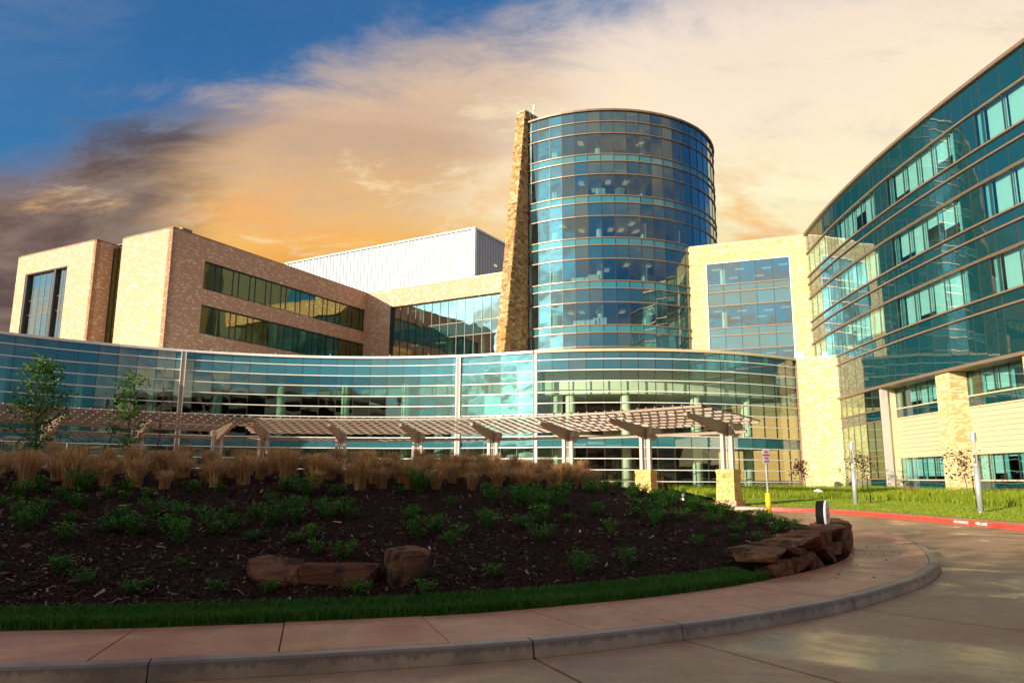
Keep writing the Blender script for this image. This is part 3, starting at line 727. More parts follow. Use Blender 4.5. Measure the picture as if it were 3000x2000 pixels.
for k in range(7):
    zf = 37.68-3.14-FLH*k                                     # floor slab between ceiling and floor
    MB().prism(half(TR-.25), zf-1.30, zf-.05).build('floor_slab', M['ceil'], tower)
    MB().prism(half(TR-.3), zf-.05, zf+.0).build('carpet', M['floor_dark'], tower)
MB().prism(half(TR-.3), 37.72, 38.6).build('floor_slab', M['ceil'], tower)
MB().cyl(TX+3.6, TY-2.9, 6, 39.5, 4.4, 24).build('core_wall', M['room_mid'], tower)
for a in (262, 286, 310, 238):
    MB().cyl(TX+(TR-2.4)*math.cos(R_(a+2)), TY+(TR-2.4)*math.sin(R_(a+2)), 8, 38.6, .36, 16).build('column', M['column'], tower, True)
for k in range(6):
    zc = 37.66-FLH*k
    if k == 0: zc = 37.70
    for a in (246, 254, 262, 270, 279, 288, 297):
        for rr in (TR-2.2, TR-4.4):
            if rnd.random() < .72: continue
            aa = R_(a+rnd.uniform(-2, 2))
            MB().box(TX+rr*math.cos(aa), TY+rr*math.sin(aa), zc-.005-(.03 if k else 0), 1.1, .55, .05, aa).build('ceiling_light', M['lamp'], tower)
MB().box(TX+8.8, TY-9.0, 40.6, 1.1, .8, .9, .7).build('roof_box', M['white_metal'], tower)
# ---- stone fin
J = Vector((1.69, 77.63)); fu = Vector((-.643, -.766)); fn = Vector((.766, -.643))
fin_ = root('stone_wall', (J.x, J.y, 0), 'tall tapering wall of rough amber stone against the round tower', 'wall')
fs = lambda z: .55+(41.6-z)*.1187
def fpt(s, t, z): q = J+fu*s-fn*t; return (q.x, q.y, z)
def fslab(mb, t0, t1, ins, z0, z1, back=-5):
    P = [fpt(fs(z0)-ins, t0, z0), fpt(fs(z0)-ins, t1, z0), fpt(back, t1, z0), fpt(back, t0, z0), fpt(fs(z1)-ins, t0, z1), fpt(fs(z1)-ins, t1, z1), fpt(back, t1, z1), fpt(back, t0, z1)]
    return mb.box8(P)
mb = MB(); fslab(mb, .06, 1.14, .06, 0, 41.55); mb.build('core', M['fin_stone'], fin_)
cp = MB(); fslab(cp, -.04, 1.24, -.06, 41.56, 41.68); cp.build('coping', M['siding'], fin_)
stones = []
z = 9.0
while z < 41.4:
    h = rnd.choice((.16, .2, .24, .3)); z1 = min(41.55, z+h-.012)
    s = fs((z+z1)/2)-rnd.uniform(.0, .05); first = True
    while s > -3.2:                                           # broad face (towards the right)
        l = rnd.uniform(.22, .72); s0 = max(-3.2, s-l+.012)
        if s-s0 > .05: stones.append((z, z1, s0, s, 'broad'))
        s -= l
    t = 0.0
    while t < 1.2:                                            # narrow front face
        l = rnd.uniform(.25, .6); t1 = min(1.2, t+l-.012)
        if t1-t > .05: stones.append((z, z1, t, t1, 'front'))
        t += l
    z += h
def stone_box(mb, st):
    z0, z1, a, b, f = st; p = rnd.uniform(0, .07); zm = (z0+z1)/2
    if f == 'broad':
        P = [fpt(a, .07, z0), fpt(b, .07, z0), fpt(b, -p, z0), fpt(a, -p, z0)]; Q = [fpt(a, .07, z1), fpt(b, .07, z1), fpt(b, -p*.8, z1), fpt(a, -p*.8, z1)]
    else:
        e0, e1 = fs(zm)-.08, fs(zm)+p
        P = [fpt(e0, a, z0), fpt(e1, a, z0), fpt(e1, b, z0), fpt(e0, b, z0)]; Q = [fpt(e0, a, z1), fpt(e1, a, z1), fpt(e1, b, z1), fpt(e0, b, z1)]
    pa = sum(P[i][0]*P[(i+1) % 4][1]-P[(i+1) % 4][0]*P[i][1] for i in range(4))
    if pa < 0: P = P[::-1]; Q = Q[::-1]
    return mb.box8(P+Q)
vis = [s for s in stones if s[1] > 12.8 and not (s[4] == 'broad' and s[2] < .05)]
rest = [s for s in stones if s not in vis]
vis.sort(key=lambda s: -(s[1]-s[0])*(s[3]-s[2])*(1.0 if s[4] == 'broad' else 1.2))
for s_ in vis[:300]: stone_box(MB(), s_).build('stone', M['fin_stone'], fin_)
mb = MB()
for s_ in vis[300:]+rest: stone_box(mb, s_)
mb.build('stone', M['fin_stone'], fin_, kind='stuff')

# ---- brick link block with five-bay window
A_, B_ = Vector((16.6, 78.04)), Vector((29.68, 72.81)); e = (B_-A_).normalized(); nb = Vector((-e.y, e.x))    # nb points away from the camera
lk = root('brick_block', (23, 75.5, 0), 'pale yellow brick block with five-bay window joining round tower and glass wing', 'building')
at = lambda s: (A_.x+e.x*s, A_.y+e.y*s)
off = (Vector((20.39, 76.52))-A_).dot(e); wL, wR = off, off+8.33; tot = (B_-A_).length
MB().wall(at(0), at(wL), 0, 25.9, .5).build('wall', M['brick_yellow'], lk)
MB().wall(at(wR), at(tot), 0, 25.9, .5).build('wall', M['brick_yellow'], lk)
MB().wall(at(wL), at(wR), 23.93, 25.9, .5).build('wall', M['brick_yellow'], lk)
MB().wall(at(-.2), at(tot+.1), 25.9, 26.0, .6).build('coping', M['siding'], lk)
wp_ = [(A_+e*(wL+.03+(8.27)*i/5)+nb*.16) for i in range(6)][::-1]; wp_ = [(p.x, p.y) for p in wp_]
lrow = [(21.535, 23.9)]; lkind = ['g']
for k in range(3):
    b0 = 21.535-FLH*k; lrow += [(b0-.795, b0), (b0-2.255, b0-.795), (b0-FLH, b0-2.255)]; lkind += ['t', 's', 'g']
panes(lk, facade(lk, wp_, lrow, lambda i, k: {'g': M['g_link'], 't': M['s_link'], 's': M['s_link']}[lkind[k]]))
rails(lk, wp_[::-1], [r[0] for r in lrow[:-1]], M['bronze_metal'], -.12, .10)
mullions(lk, wp_, 8, 23.9, M['dark_frame'], .05, .08)
for (s, z0, z1, w) in ((wL+.04, 8, 23.93, .08), (wR-.04, 8, 23.93, .08)):
    q = A_+e*s+nb*.1; MB().box(q.x, q.y, (z0+z1)/2, w, .16, z1-z0, math.atan2(e.y, e.x)).build('window_frame', M['white_metal'], lk)
q = A_+e*((wL+wR)/2)+nb*.1; MB().box(q.x, q.y, 23.89, 8.3, .16, .08, math.atan2(e.y, e.x)).build('window_frame', M['white_metal'], lk)
for k in range(4):
    zc = 23.9-FLH*k
    P = [A_+e*(wL-.5)+nb*.55, A_+e*(wR+.5)+nb*.55, A_+e*(wR+.5)+nb*11, A_+e*(wL-.5)+nb*11]; MB().prism([(p.x, p.y) for p in P], zc-.02, zc+1.3).build('floor_slab', M['ceil'], lk)
    for (s, d) in ((.8, 2), (3.2, 2.5), (5.9, 3), (7.6, 2.2), (2.2, 6), (5, 6)):
        q = A_+e*(wL+s)+nb*(.5+d); MB().box(q.x, q.y, zc-.05, .9, .5, .05, math.atan2(e.y, e.x)).build('ceiling_light', M['lamp'], lk)
    q = A_+e*(wL+1.55)+nb*1.6; MB().cyl(q.x, q.y, zc-3.4, zc-.03, .3, 14).build('column', M['column'], lk, True)
    # far wall with a ribbon window through which the sky shows
    if k < 3:
        for (a, b, z0, z1) in ((-.5, 3.2, -3.3, 0), (7.4, 8.8, -3.3, 0), (3.2, 7.4, -.75, 0), (3.2, 7.4, -3.3, -2.35)):
            p = A_+e*(wL+a)+nb*10.8; q = A_+e*(wL+b)+nb*10.8; MB().wall((p.x, p.y), (q.x, q.y), zc+z0, zc+z1, .2).build('inner_wall', M['room_mid'], lk)
q0 = A_+e*12.30-nb*.03; q1 = A_+e*13.15-nb*.03; MB().wall((q0.x, q0.y), (q1.x, q1.y), 13.45, 14.0, -.04).build('wall_panel', M['white_metal'], lk)
p0, p1 = A_+nb*12, B_+nb*12
MB().wall((p0.x, p0.y), (A_.x+nb.x*.5, A_.y+nb.y*.5), 0, 25.9, .3).build('wall', M['brick_yellow'], lk)
MB().prism([(p.x, p.y) for p in (A_+nb*.5, B_+nb*.5, B_+nb*12, A_+nb*12)], 25.3, 25.5).build('roof', M['roof'], lk)

# ---- lobby rotunda
LX, LY, LR = 10.54, 89.75, 26.78
ZC = 12.42; ROW = [1.39+.93*n for n in range(12)]
lob = root('glass_lobby', (LX, 64, 0), 'low round glass lobby bulging forward between the long glass hall and yellow brick wall', 'building')
la = [251.5+53.35*i/17 for i in range(18)]
lp = [(LX+LR*math.cos(R_(a)), LY+LR*math.sin(R_(a))) for a in la][::-1]
lrows = [(.5, ROW[0])]+[(ROW[i], ROW[i+1]) for i in range(11)]+[(ROW[11], ZC-.12)]
def lobm(i, k): return M['s_lobby'] if k in (11, 12) else (M['s_tower2'] if k == 4 else M['g_lobby'])
panes(lob, facade(lob, lp, lrows, lobm))
rails(lob, lp, ROW, M['white_metal'], .12, .065, -.02)
MB().sweep(lp, [(-.4, ZC-.16), (-.4, ZC+.06), (.22, ZC+.06), (.22, ZC-.16)]).build('coping', M['siding'], lob)
mullions(lob, lp, .4, ZC-.12, M['dark_frame'], .05, .12, -.03)
MB().box(lp[-1][0]+.02, lp[-1][1]-.05, 6.4, .22, .2, 12.1, 0).build('post', M['white_metal'], lob)
q = lp[0]; MB().box(q[0]+.12, q[1]-.12, 6.4, .26, .26, 12.0, .6).build('post', M['bronze_metal'], lob)
MB().prism(sector(LX, LY, LR-14, LR-.3, 252.2, 304.2, 24), 11.15, 11.9).build('roof_slab', M['cream'], lob)
MB().prism(sector(LX, LY, LR-13, LR-1.9, 252.2, 304.2, 24), 8.85, 11.1).build('bulkhead', M['cream'], lob)
MB().prism(sector(LX, LY, LR-13, LR-.5, 252.2, 304.2, 24), 4.25, 5.05).build('floor_slab', M['ceil'], lob)
MB().prism(sector(LX, LY, LR-13, LR+.15, 251.6, 304.6, 24), .0, .5).build('floor', M['floor_dark'], lob)
MB().sweep(arc(LX, LY, LR-9, 252, 283, 16), [(0, .5), (0, 11), (.3, 11), (.3, .5)]).build('wood_wall', M['wood'], lob)
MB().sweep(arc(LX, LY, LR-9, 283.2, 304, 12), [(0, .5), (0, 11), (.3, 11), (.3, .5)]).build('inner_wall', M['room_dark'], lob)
for (a0, a1, r) in ((259.5, 262.5, LR-4.5), (269.5, 273.5, LR-6), (275.5, 279, LR-6)):
    MB().sweep(arc(LX, LY, r, a0, a1, 4), [(0, .5), (0, 4.25), (.3, 4.25), (.3, .5)]).build('wood_wall', M['wood'], lob)
for a in (254.6, 257.2, 268.6, 283.6, 296.2):
    MB().cyl(LX+(LR-2.6)*math.cos(R_(a)), LY+(LR-2.6)*math.sin(R_(a)), .5, 10.6 if a != 254.6 else 8.9, .42, 18).build('column', M['column'], lob, True)
mb = MB().use(M['dark_frame'])
dq = Vector((LX+(LR-5)*math.cos(R_(272)), LY+(LR-5)*math.sin(R_(272))))
for dx in (-1.7, -.6, .6, 1.7): mb.box(dq.x+dx, dq.y, 1.9, .08, .1, 2.8)
mb.box(dq.x, dq.y, 3.3, 3.5, .1, .12); mb.build('door_frame', None, lob)

# ---- long glass hall
HX, HY, HR = -13.686, 33.497, 34.583
hall = root('glass_hall', (HX, 66, 0), 'long curved two-storey glass hall with white horizontal rails behind the pergolas', 'building')
ha = [63.25, 65.85, 68.4, 71.0, 73.55]+[76.05+(116.6-76.05)*i/16 for i in range(17)]+[116.6+2.44*i for i in range(1, 17)]
hp = [(HX+HR*math.cos(R_(a)), HY+HR*math.sin(R_(a))) for a in ha]
hrows = [(ROW[0]-.93, ROW[0])]+[(ROW[i], ROW[i+1]) for i in range(11)]+[(ROW[11], ZC-.12)]
def hm(i, k): return M['s_hall'] if k in (11, 12, 4) else M['g_hall']
panes(hall, facade(hall, hp, hrows, hm, score=lambda i, x, y, z: (1.0 if -41 < x else .02)*(1.0 if z > 2.2 else .3)))
rails(hall, hp, ROW, M['white_metal'], .12, .07, -.02)
MB().sweep(hp, [(-.5, ZC-.14), (-.5, ZC+.06), (.24, ZC+.06), (.24, ZC-.14)]).build('coping', M['white_metal'], hall)
mullions(hall, hp, .4, ZC-.12, M['dark_frame'], .045, .1, -.03)
for a in (75.0, 115.56):
    x, y = HX+(HR-.12)*math.cos(R_(a)), HY+(HR-.12)*math.sin(R_(a)); rz = R_(a+90); px_, py_ = math.cos(rz), math.sin(rz)
    MB().box(x, y, 6.35, .26, .30, 11.9, rz).build('post', M['tan_paint'], hall)
    for s in (-1, 1): MB().box(x+px_*s*.17, y+py_*s*.17, 6.35, .07, .34, 11.9, rz).build('post_trim', M['white_metal'], hall)
MB().prism(sector(HX, HY, HR+.3, HR+13, 63.6, 156, 40), 11.15, 11.95).build('roof_slab', M['cream'], hall)
MB().prism(sector(HX, HY, HR+2.2, HR+13, 63.6, 156, 40), 9.0, 11.1).build('bulkhead', M['ceil'], hall)
MB().prism(sector(HX, HY, HR+3.2, HR+13, 63.6, 156, 40), 4.3, 5.05).build('floor_slab', M['ceil'], hall)
MB().prism(sector(HX, HY, HR-.15, HR+13, 63.6, 156, 40), 0, .46).build('floor', M['floor_dark'], hall)
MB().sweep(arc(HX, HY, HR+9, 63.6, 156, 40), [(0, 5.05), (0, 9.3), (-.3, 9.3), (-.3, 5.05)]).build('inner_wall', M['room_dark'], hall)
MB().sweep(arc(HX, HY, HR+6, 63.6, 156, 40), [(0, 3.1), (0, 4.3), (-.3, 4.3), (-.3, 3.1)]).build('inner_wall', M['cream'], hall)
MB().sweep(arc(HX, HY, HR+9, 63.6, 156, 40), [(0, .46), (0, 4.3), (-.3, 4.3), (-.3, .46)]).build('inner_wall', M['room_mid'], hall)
for a in (66.2, 75.6, 83.9, 92.8, 102.0, 110.6, 119, 128, 136.6, 145): 
    MB().cyl(HX+(HR+1.7)*math.cos(R_(a)), HY+(HR+1.7)*math.sin(R_(a)), .46, 11.15, .38, 16).build('column', M['column'], hall, True)
for a in (80, 86, 95, 103, 112, 119):   # thin roof-edge masts
    x, y = HX+(HR+.35)*math.cos(R_(a)), HY+(HR+.35)*math.sin(R_(a)); MB().cyl(x, y, ZC, ZC+.34, .02, 6).build('lightning_rod', M['white_metal'], hall)

# ---- lower yellow brick wall with round vent
bw0, bw1 = Vector((25.9, 67.5)), Vector((28.85, 65.6)); be = (bw1-bw0).normalized()
bwl = root('brick_wall', (27.3, 66.5, 0), 'plain yellow brick wall with a round vent near the grass, left of the glass wing', 'wall')
MB().wall(bw0, bw1, 0, 12.36, .6).build('wall', M['brick_yellow'], bwl)
MB().wall(bw0-be*.05, bw1, 12.36, 12.46, .62).build('coping', M['siding'], bwl)
for zb in (10.35, 6.2): MB().wall(bw0, bw1, zb, zb+.3, -.02).build('soldier_course', M['brick_yellow'], bwl)
vq = bw0+be*2.75+Vector((be.y, -be.x))*.03
mb = MB(); mb.tube([(vq.x, vq.y, 1.2), (vq.x+be.y*.12, vq.y-be.x*.12, 1.2)], .29, 20); mb.build('round_vent', M['room_dark'], bwl)

# ---- glass wing on the right
WX, WY, WR = 169.397, 52.4327, 141.22
def wpt(s, o=0.): a = s/WR; return (WX-(WR+o)*math.cos(a), WY-(WR+o)*math.sin(a))
wing = root('glass_wing', (28.5, 50, 0), 'long curved teal glass wing on brick pillars sweeping off the right edge', 'building')
ZI = 12.335
per = [('n', .65), ('m', 1.0), ('m', 1.0), ('n', .65), ('w', 1.78), ('w', 1.78), ('w', 1.78), ('w', 1.78)]
s = -13.61-.64-1.78*4; cols = []; k = 4
edges = [s]
while s < 26:
    typ, w = per[k % 8]; cols.append(typ); s += w; edges.append(s); k += 1
wps = [wpt(s) for s in edges]
wr_ = [(ZI+2*FLH+2.394, ZI+2*FLH+4.40)]; wk = ['s']
for k in range(3):
    b0 = ZI+FLH*(2-k)
    wr_ += [(b0, b0+2.394), (b0-.795, b0)]; wk += ['g', 's']
    if k < 2: wr_ += [(b0-2.255, b0-.795)]; wk += ['s']
wr_ += [(8.72, ZI-.795)]; wk += ['s']
fix = []
for i, (z0, z1) in enumerate(wr_):   # butt the vision rows against the spandrel above
    fix.append((z0, z1))
wr_ = fix
gapz = [(ZI+FLH-2.255+FLH, ZI+FLH+2.394)]
def wm(i, k):
    if wk[k] == 's': return M['s_wing']
    return M['s_wing'] if cols[i] == 'm' else M['g_wing']
panes(wing, facade(wing, wps, wr_, wm, score=lambda i, x, y, z: 1.0 if y > 38 and y < 72.5 else .03))
rzs = sorted({round(v, 3) for r in wr_ for v in r})
for z in rzs[1:-1]:
    rails(wing, wps[::-1], [z], M['bronze_metal'], .17, .11, -.02)
MB().sweep(wps[::-1], [(-.6, rzs[-1]-.10), (-.6, rzs[-1]+.12), (.24, rzs[-1]+.12), (.24, rzs[-1]-.10)]).build('coping', M['bronze_metal'], wing)
mullions(wing, wps[::-1], 8.7, rzs[-1], M['dark_frame'], .045, .09, -.02)
# soffit, upper floors, rear
inner = [wpt(s, -1.35) for s in edges]; deep = [wpt(s, -14) for s in edges]
MB().prism([wpt(s, .2) for s in edges]+inner[::-1], 8.5, 8.70).build('soffit', M['bronze_metal'], wing)
MB().prism(inner+deep[::-1], 8.5, 8.70).build('floor_slab', M['ceil'], wing)
for k in range(3):
    b0 = ZI+FLH*(2-k); fr = [wpt(s, -.25) for s in edges]
    MB().prism(fr+deep[::-1], b0+2.394, b0+3.4).build('floor_slab', M['ceil'], wing)
    MB().prism([wpt(s, -.4) for s in edges]+deep[::-1], b0-1.0, b0-.85).build('floor', M['floor_dark'], wing)
MB().prism([wpt(s, -.1) for s in edges]+deep[::-1], rzs[-1]-.2, rzs[-1]-.05).build('roof', M['roof'], wing)
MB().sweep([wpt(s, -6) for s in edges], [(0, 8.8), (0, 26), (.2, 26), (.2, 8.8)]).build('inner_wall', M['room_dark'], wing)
MB().sweep([wpt(s, -13.8) for s in edges], [(0, 0), (0, 26), (.2, 26), (.2, 0)]).build('rear_wall', M['brick_yellow'], wing)
a, b = wpt(edges[-1]), wpt(edges[-1], -14); MB().wall(a, b, 0, 26, .3).build('end_wall', M['brick_yellow'], wing)
# blinds and white wall ends behind the vision glass
bm = {}
def quad_piece(name, s0, s1, o, z0, z1, mat):
    a, b = wpt(s0, o), wpt(s1, o); MB().wall(a, b, z0, z1, .03).build(name, mat, wing)
for k in range(3):
    b0 = ZI+FLH*(2-k); zt = b0+2.36
    for i, c in enumerate(cols):
        s0, s1 = edges[i]+.07, edges[i+1]-.07
        if edges[i+1] < -20.5 or edges[i] > 16: continue
        if c == 'n': quad_piece('wall_end', s0-.02, s1+.02, -.22, b0+.03, zt, M['teal_panel'])
        elif c == 'w':
            f = rnd.choice((.35, .62, .75, .8, .9, 1, 1, 1)); quad_piece('blind', s0+.06, s1, -.32, zt-(zt-b0)*f+.03, zt, M['blind'])
# ground part: curtain wall to the grass, white corner column, recessed windows
ge = [-13.2+i*(8.1/6) for i in range(7)]; gp = [wpt(s, -.0) for s in ge]
GR = [(.55, 1.68), (1.68, 3.42), (3.42, 6.05), (6.05, 6.86), (6.86, 8.5)]
panes(wing, facade(wing, gp, GR, lambda i, k: M['s_wing'] if k in (0, 3) else M['g_wing'], score=lambda *a: 1))
rails(wing, gp[::-1], [1.68, 3.42, 6.05, 6.86], M['bronze_metal'], .16, .10, -.02)
mullions(wing, gp[::-1], .5, 8.5, M['dark_frame'], .04, .08, -.02)
def box_s(name, s0, s1, o0, o1, z0, z1, mat):
    return MB().prism([wpt(s0, o0), wpt(s1, o0), wpt(s1, o1), wpt(s0, o1)], z0, z1).build(name, mat, wing)
box_s('corner_post', -5.05, -4.72, -.45, .02, .4, 8.5, M['post_paint'])
box_s('corner_post', -5.06, -4.90, -1.25, -.46, .4, 8.5, M['siding'])
MB().sweep([wpt(s, -5) for s in (-13.5, -9, -5)], [(0, .4), (0, 8.5), (.2, 8.5), (.2, .4)]).build('inner_wall', M['room_dark'], wing)
RO = -1.15
def recess(s0, s1, ncol):
    ed = [s0+(s1-s0)*i/ncol for i in range(ncol+1)]; pp = [wpt(s, RO) for s in ed]
    rw = [(.92, 1.62), (1.62, 3.28), (6.2, 6.92), (6.92, 8.5)]
    panes(wing, facade(wing, pp, rw, lambda i, k: M['s_wing'] if k in (0, 2) else M['g_wing']))
    rails(wing, pp[::-1], [1.62, 6.92], M['siding'], .1, .09, -.02); rails(wing, pp[::-1], [6.2, 3.28, .9], M['siding'], .1, .10, -.02, 'trim')
    mullions(wing, pp[::-1], .92, 3.25, M['dark_frame'], .07, .08, -.02); mullions(wing, pp[::-1], 6.2, 8.5, M['dark_frame'], .07, .08, -.02)
    z = 3.34
    nb_ = 9; h = (6.14-3.34)/nb_
    for j in range(nb_):   # lapped metal boards
        z = 3.34+h*j; MB().sweep([wpt(s, RO) for s in (ed[::-1])], [(-.12, z), (-.12, z+h-.004), (.0, z+h-.004), (.055, z+.035), (.055, z+.0), (.0, z)]).build('board', M['siding'], wing)
    MB().sweep([wpt(s, RO) for s in ed[::-1]], [(-.4, .0), (-.4, .86), (.03, .86), (.03, .0)]).build('plinth', M['brick_yellow'], wing)
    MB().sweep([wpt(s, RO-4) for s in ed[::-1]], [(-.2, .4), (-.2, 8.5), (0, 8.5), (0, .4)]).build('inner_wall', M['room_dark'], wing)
    MB().prism([wpt(s, RO-.2) for s in ed]+[wpt(s, RO-4) for s in ed[::-1]], 3.3, 6.1).build('floor_slab', M['ceil'], wing)
    for i in range(ncol):
        a, b = ed[i]+.1, ed[i+1]-.05
        for zt, zb in ((8.4, 6.95), (3.24, 1.66)):
            f = rnd.choice((.12, .3, .6, .75, .85, 1.0)); quad_piece('blind', a, b, RO-.3, zt-(zt-zb)*f, zt, M['blind'])
            if rnd.random() < .6: quad_piece('wall_end', a-.1, a+.12, RO-.15, zb, zt, M['teal_panel'])
recess(-4.88, 2.85, 5); recess(4.35, 10.9, 5); recess(12.4, 19.6, 5)
for s0 in (2.8, 10.9):
    box_s('brick_pillar', s0, s0+1.55, -1.25, .0, .3, 8.48, M['brick_yellow'])
    box_s('soldier_course', s0-.008, s0+1.558, -1.2, .012, 5.35, 5.65, M['brick_yellow'])

# ---- long brick building on the left
C0 = Vector((-33.5, 71.0)); e1 = Vector((-.882, .471)); e2 = Vector((.471, .882)); ZR = 25.75
lb = root('brick_building', (C0.x, C0.y, 0), 'sunlit tan brick building with long strip windows above the left end of the glass hall', 'building')
cq = lambda u, v: (C0.x+e1.x*u+e2.x*v, C0.y+e1.y*u+e2.y*v)
LEN = 30.3
def bwall(a, b, z0, z1, t): return MB().wall(a, b, z0, z1, t).build('wall', M['brick'], lb)
# shaded right face with three strip windows
sv0, sv1 = 4.0, 29.75
bwall(cq(0, 0), cq(0, sv0), 0, ZR, .6); bwall(cq(0, sv1), cq(0, LEN), 0, ZR, .6)
strips = [(20.45, 23.42), (15.85, 18.82), (11.25, 14.22)]
zt = ZR
for (z0, z1) in strips: bwall(cq(0, sv0), cq(0, sv1), z1, zt, .6); zt = z0
bwall(cq(0, sv0), cq(0, sv1), 0, zt, .6)
for (z0, z1) in strips:
    u = sv0+.05; pts = [cq(.22, u)]; j = 0
    while u < sv1-1.3: u += (1.55, .78)[j % 2]; j += 1; pts.append(cq(.22, u))
    pts.append(cq(.22, sv1-.05))
    w_ = link('window', None, lb, tuple(Vector((*cq(0, sv0), z0))-Vector(WL[lb.name])))
    MB().wall(cq(.05, sv0), cq(.05, sv1), z1-.12, z1-.001, .4).build('window_frame', M['dark_frame'], w_); MB().wall(cq(.05, sv0), cq(.05, sv1), z0+.001, z0+.1, .4).build('window_frame', M['dark_frame'], w_)
    panes(w_, facade(w_, pts, [(z0+.1, z1-.12)], lambda i, k: M['g_brown']))
    mullions(w_, pts, z0+.1, z1-.12, M['dark_frame'], .07, .12)
    MB().wall(cq(3.2, sv0-.5), cq(3.2, sv1+.2), z0-.8, z1+.5, .2).build('inner_wall', M['room_dark'], w_)
    MB().prism([cq(.62, sv0-.5), cq(.62, sv1+.2), cq(3.2, sv1+.2), cq(3.2, sv0-.5)], z1-.05, z1+.15).build('ceiling', M['ceil'], w_)
    MB().prism([cq(.62, sv0-.5), cq(.62, sv1+.2), cq(3.2, sv1+.2), cq(3.2, sv0-.5)], z0-.4, z0-.2).build('floor', M['floor_dark'], w_)
# left face: near pier, notch with tall window, end block with picture window
uN0, uN1, uE = 7.75, 10.55, 24.6
bwall(cq(0, 0), cq(uN0, 0), 0, ZR, -.6)
nv_ = 2.0
q0, q1 = cq(uN0, .62), cq(uN0, nv_+.6); bwall(q0, q1, 0, ZR, -.4)
q0, q1 = cq(uN1, -1.0), cq(uN1, nv_); MB().wall(q0, q1, 0, ZR, .4).build('wall', M['brick'], lb)
nw = link('window', None, lb, tuple(Vector((*cq(uN0, nv_-.9), 8))-Vector(WL[lb.name])), label='tall narrow notch window between the two brick faces')
npts = [cq(uN0+.0, 1.0), cq(uN0+1.1, 1.0), cq(uN0+2.0, 1.0), cq(uN1, 1.0)]
nz_ = [8, 11.3, 14.65, 16.5, 19.7, 21.6, 25.3]
panes(nw, facade(nw, npts, list(zip(nz_, nz_[1:])), lambda i, k: M['g_brown']))
mullions(nw, npts, 8, 25.3, M['dark_frame'], .08, .14)
for z in nz_[1:]: MB().wall(npts[0], npts[-1], z-.05, z+.05, -.12).build('rail', M['dark_frame'], nw)
MB().wall(cq(uN0+.1, 2.6), cq(uN1-.1, 2.6), 8, ZR-.4, -.2).build('inner_wall', M['room_dark'], nw)
vE = -1.0
wl0, wl1, wz1 = uE-1.75-7.7, uE-1.75, 23.58      # picture window extents along the face
bwall(cq(uN1, vE), cq(wl0, vE), 0, ZR, -.5); bwall(cq(wl1, vE), cq(uE, vE), 0, ZR, -.5); bwall(cq(wl0, vE), cq(wl1, vE), wz1, ZR, -.5)
pw = link('window', None, lb, tuple(Vector((*cq(wl0, vE), 8))-Vector(WL[lb.name])), label='large picture window reflecting pale sky')
wpts = [cq(wl0+.25+(7.4)*i/7, vE+.42) for i in range(8)]
wz_ = [8, 12.5, 14.6, 18.96, 20.58, wz1-.06]
panes(pw, facade(pw, wpts, list(zip(wz_, wz_[1:])), lambda i, k: M['g_coat']))
mullions(pw, wpts, 8, wz1, M['bronze_metal'], .05, .08)
for z in wz_[1:-1]: MB().wall(wpts[0], wpts[-1], z-.04, z+.04, -.07).build('rail', M['bronze_metal'], pw)
for u0, u1 in ((wl0, wl0+.22), (wl1-.32, wl1), ): MB().wall(cq(u0, vE+.06), cq(u1, vE+.06), 8, wz1, -.5).build('window_frame', M['dark_frame'], pw)
MB().wall(cq(wl0+2.2, vE+.1), cq(wl0+2.55, vE+.1), 8, wz1, -.35).build('window_frame', M['dark_frame'], pw)
MB().wall(cq(wl0, vE+.08), cq(wl1, vE+.08), wz1-.1, wz1-.002, -.4).build('window_frame', M['dark_frame'], pw)
MB().wall(cq(wl0, vE+4), cq(wl1, vE+4), 8, wz1+.4, -.2).build('inner_wall', M['room_mid'], pw)
bwall(cq(uE, vE+.55), cq(uE, LEN), 0, ZR, -.5)
MB().prism([cq(.3, .3), cq(.3, LEN), cq(uE-.3, LEN), cq(uE-.3, vE+.4), cq(uN1+.3, vE+.4), cq(uN1+.3, 1.2), cq(uN0-.3, 1.2), cq(uN0-.3, .3)], ZR-.5, ZR-.35).build('roof', M['roof'], lb)
cop = [cq(.04, LEN), cq(-.05, -.05), cq(uN0+.02, -.05), cq(uN0+.02, 1.2), cq(uN1-.05, 1.2), cq(uN1-.05, vE-.05), cq(uE+.05, vE-.05), cq(uE+.05, LEN)]
for a, b in zip(cop, cop[1:]): MB().wall(a, b, ZR+.003, ZR+.10, -.5 if a != cop[0] else -.5).build('coping', M['bronze_metal'], lb)
bwall(cq(.6, LEN), cq(uE, LEN), 0, ZR, -.4)
rv = root('roof_vent', (*cq(3.0, 3.0), ZR-.35), 'small ribbed roof vent on the tan brick building', 'vent')
q = cq(3.0, 3.0); rzv = math.atan2(e1.y, e1.x)
MB().box(q[0], q[1], ZR+.35, 2.4, 1.2, 1.4, rzv).build('vent_box', M['bronze_metal'], rv)
for i in range(6): MB().box(q[0]+e1.x*(-.95+i*.38)-e2.x*.62, q[1]+e1.y*(-.95+i*.38)-e2.y*.62, ZR+.75, .09, .12, .6, rzv).build('fin', M['siding'], rv)

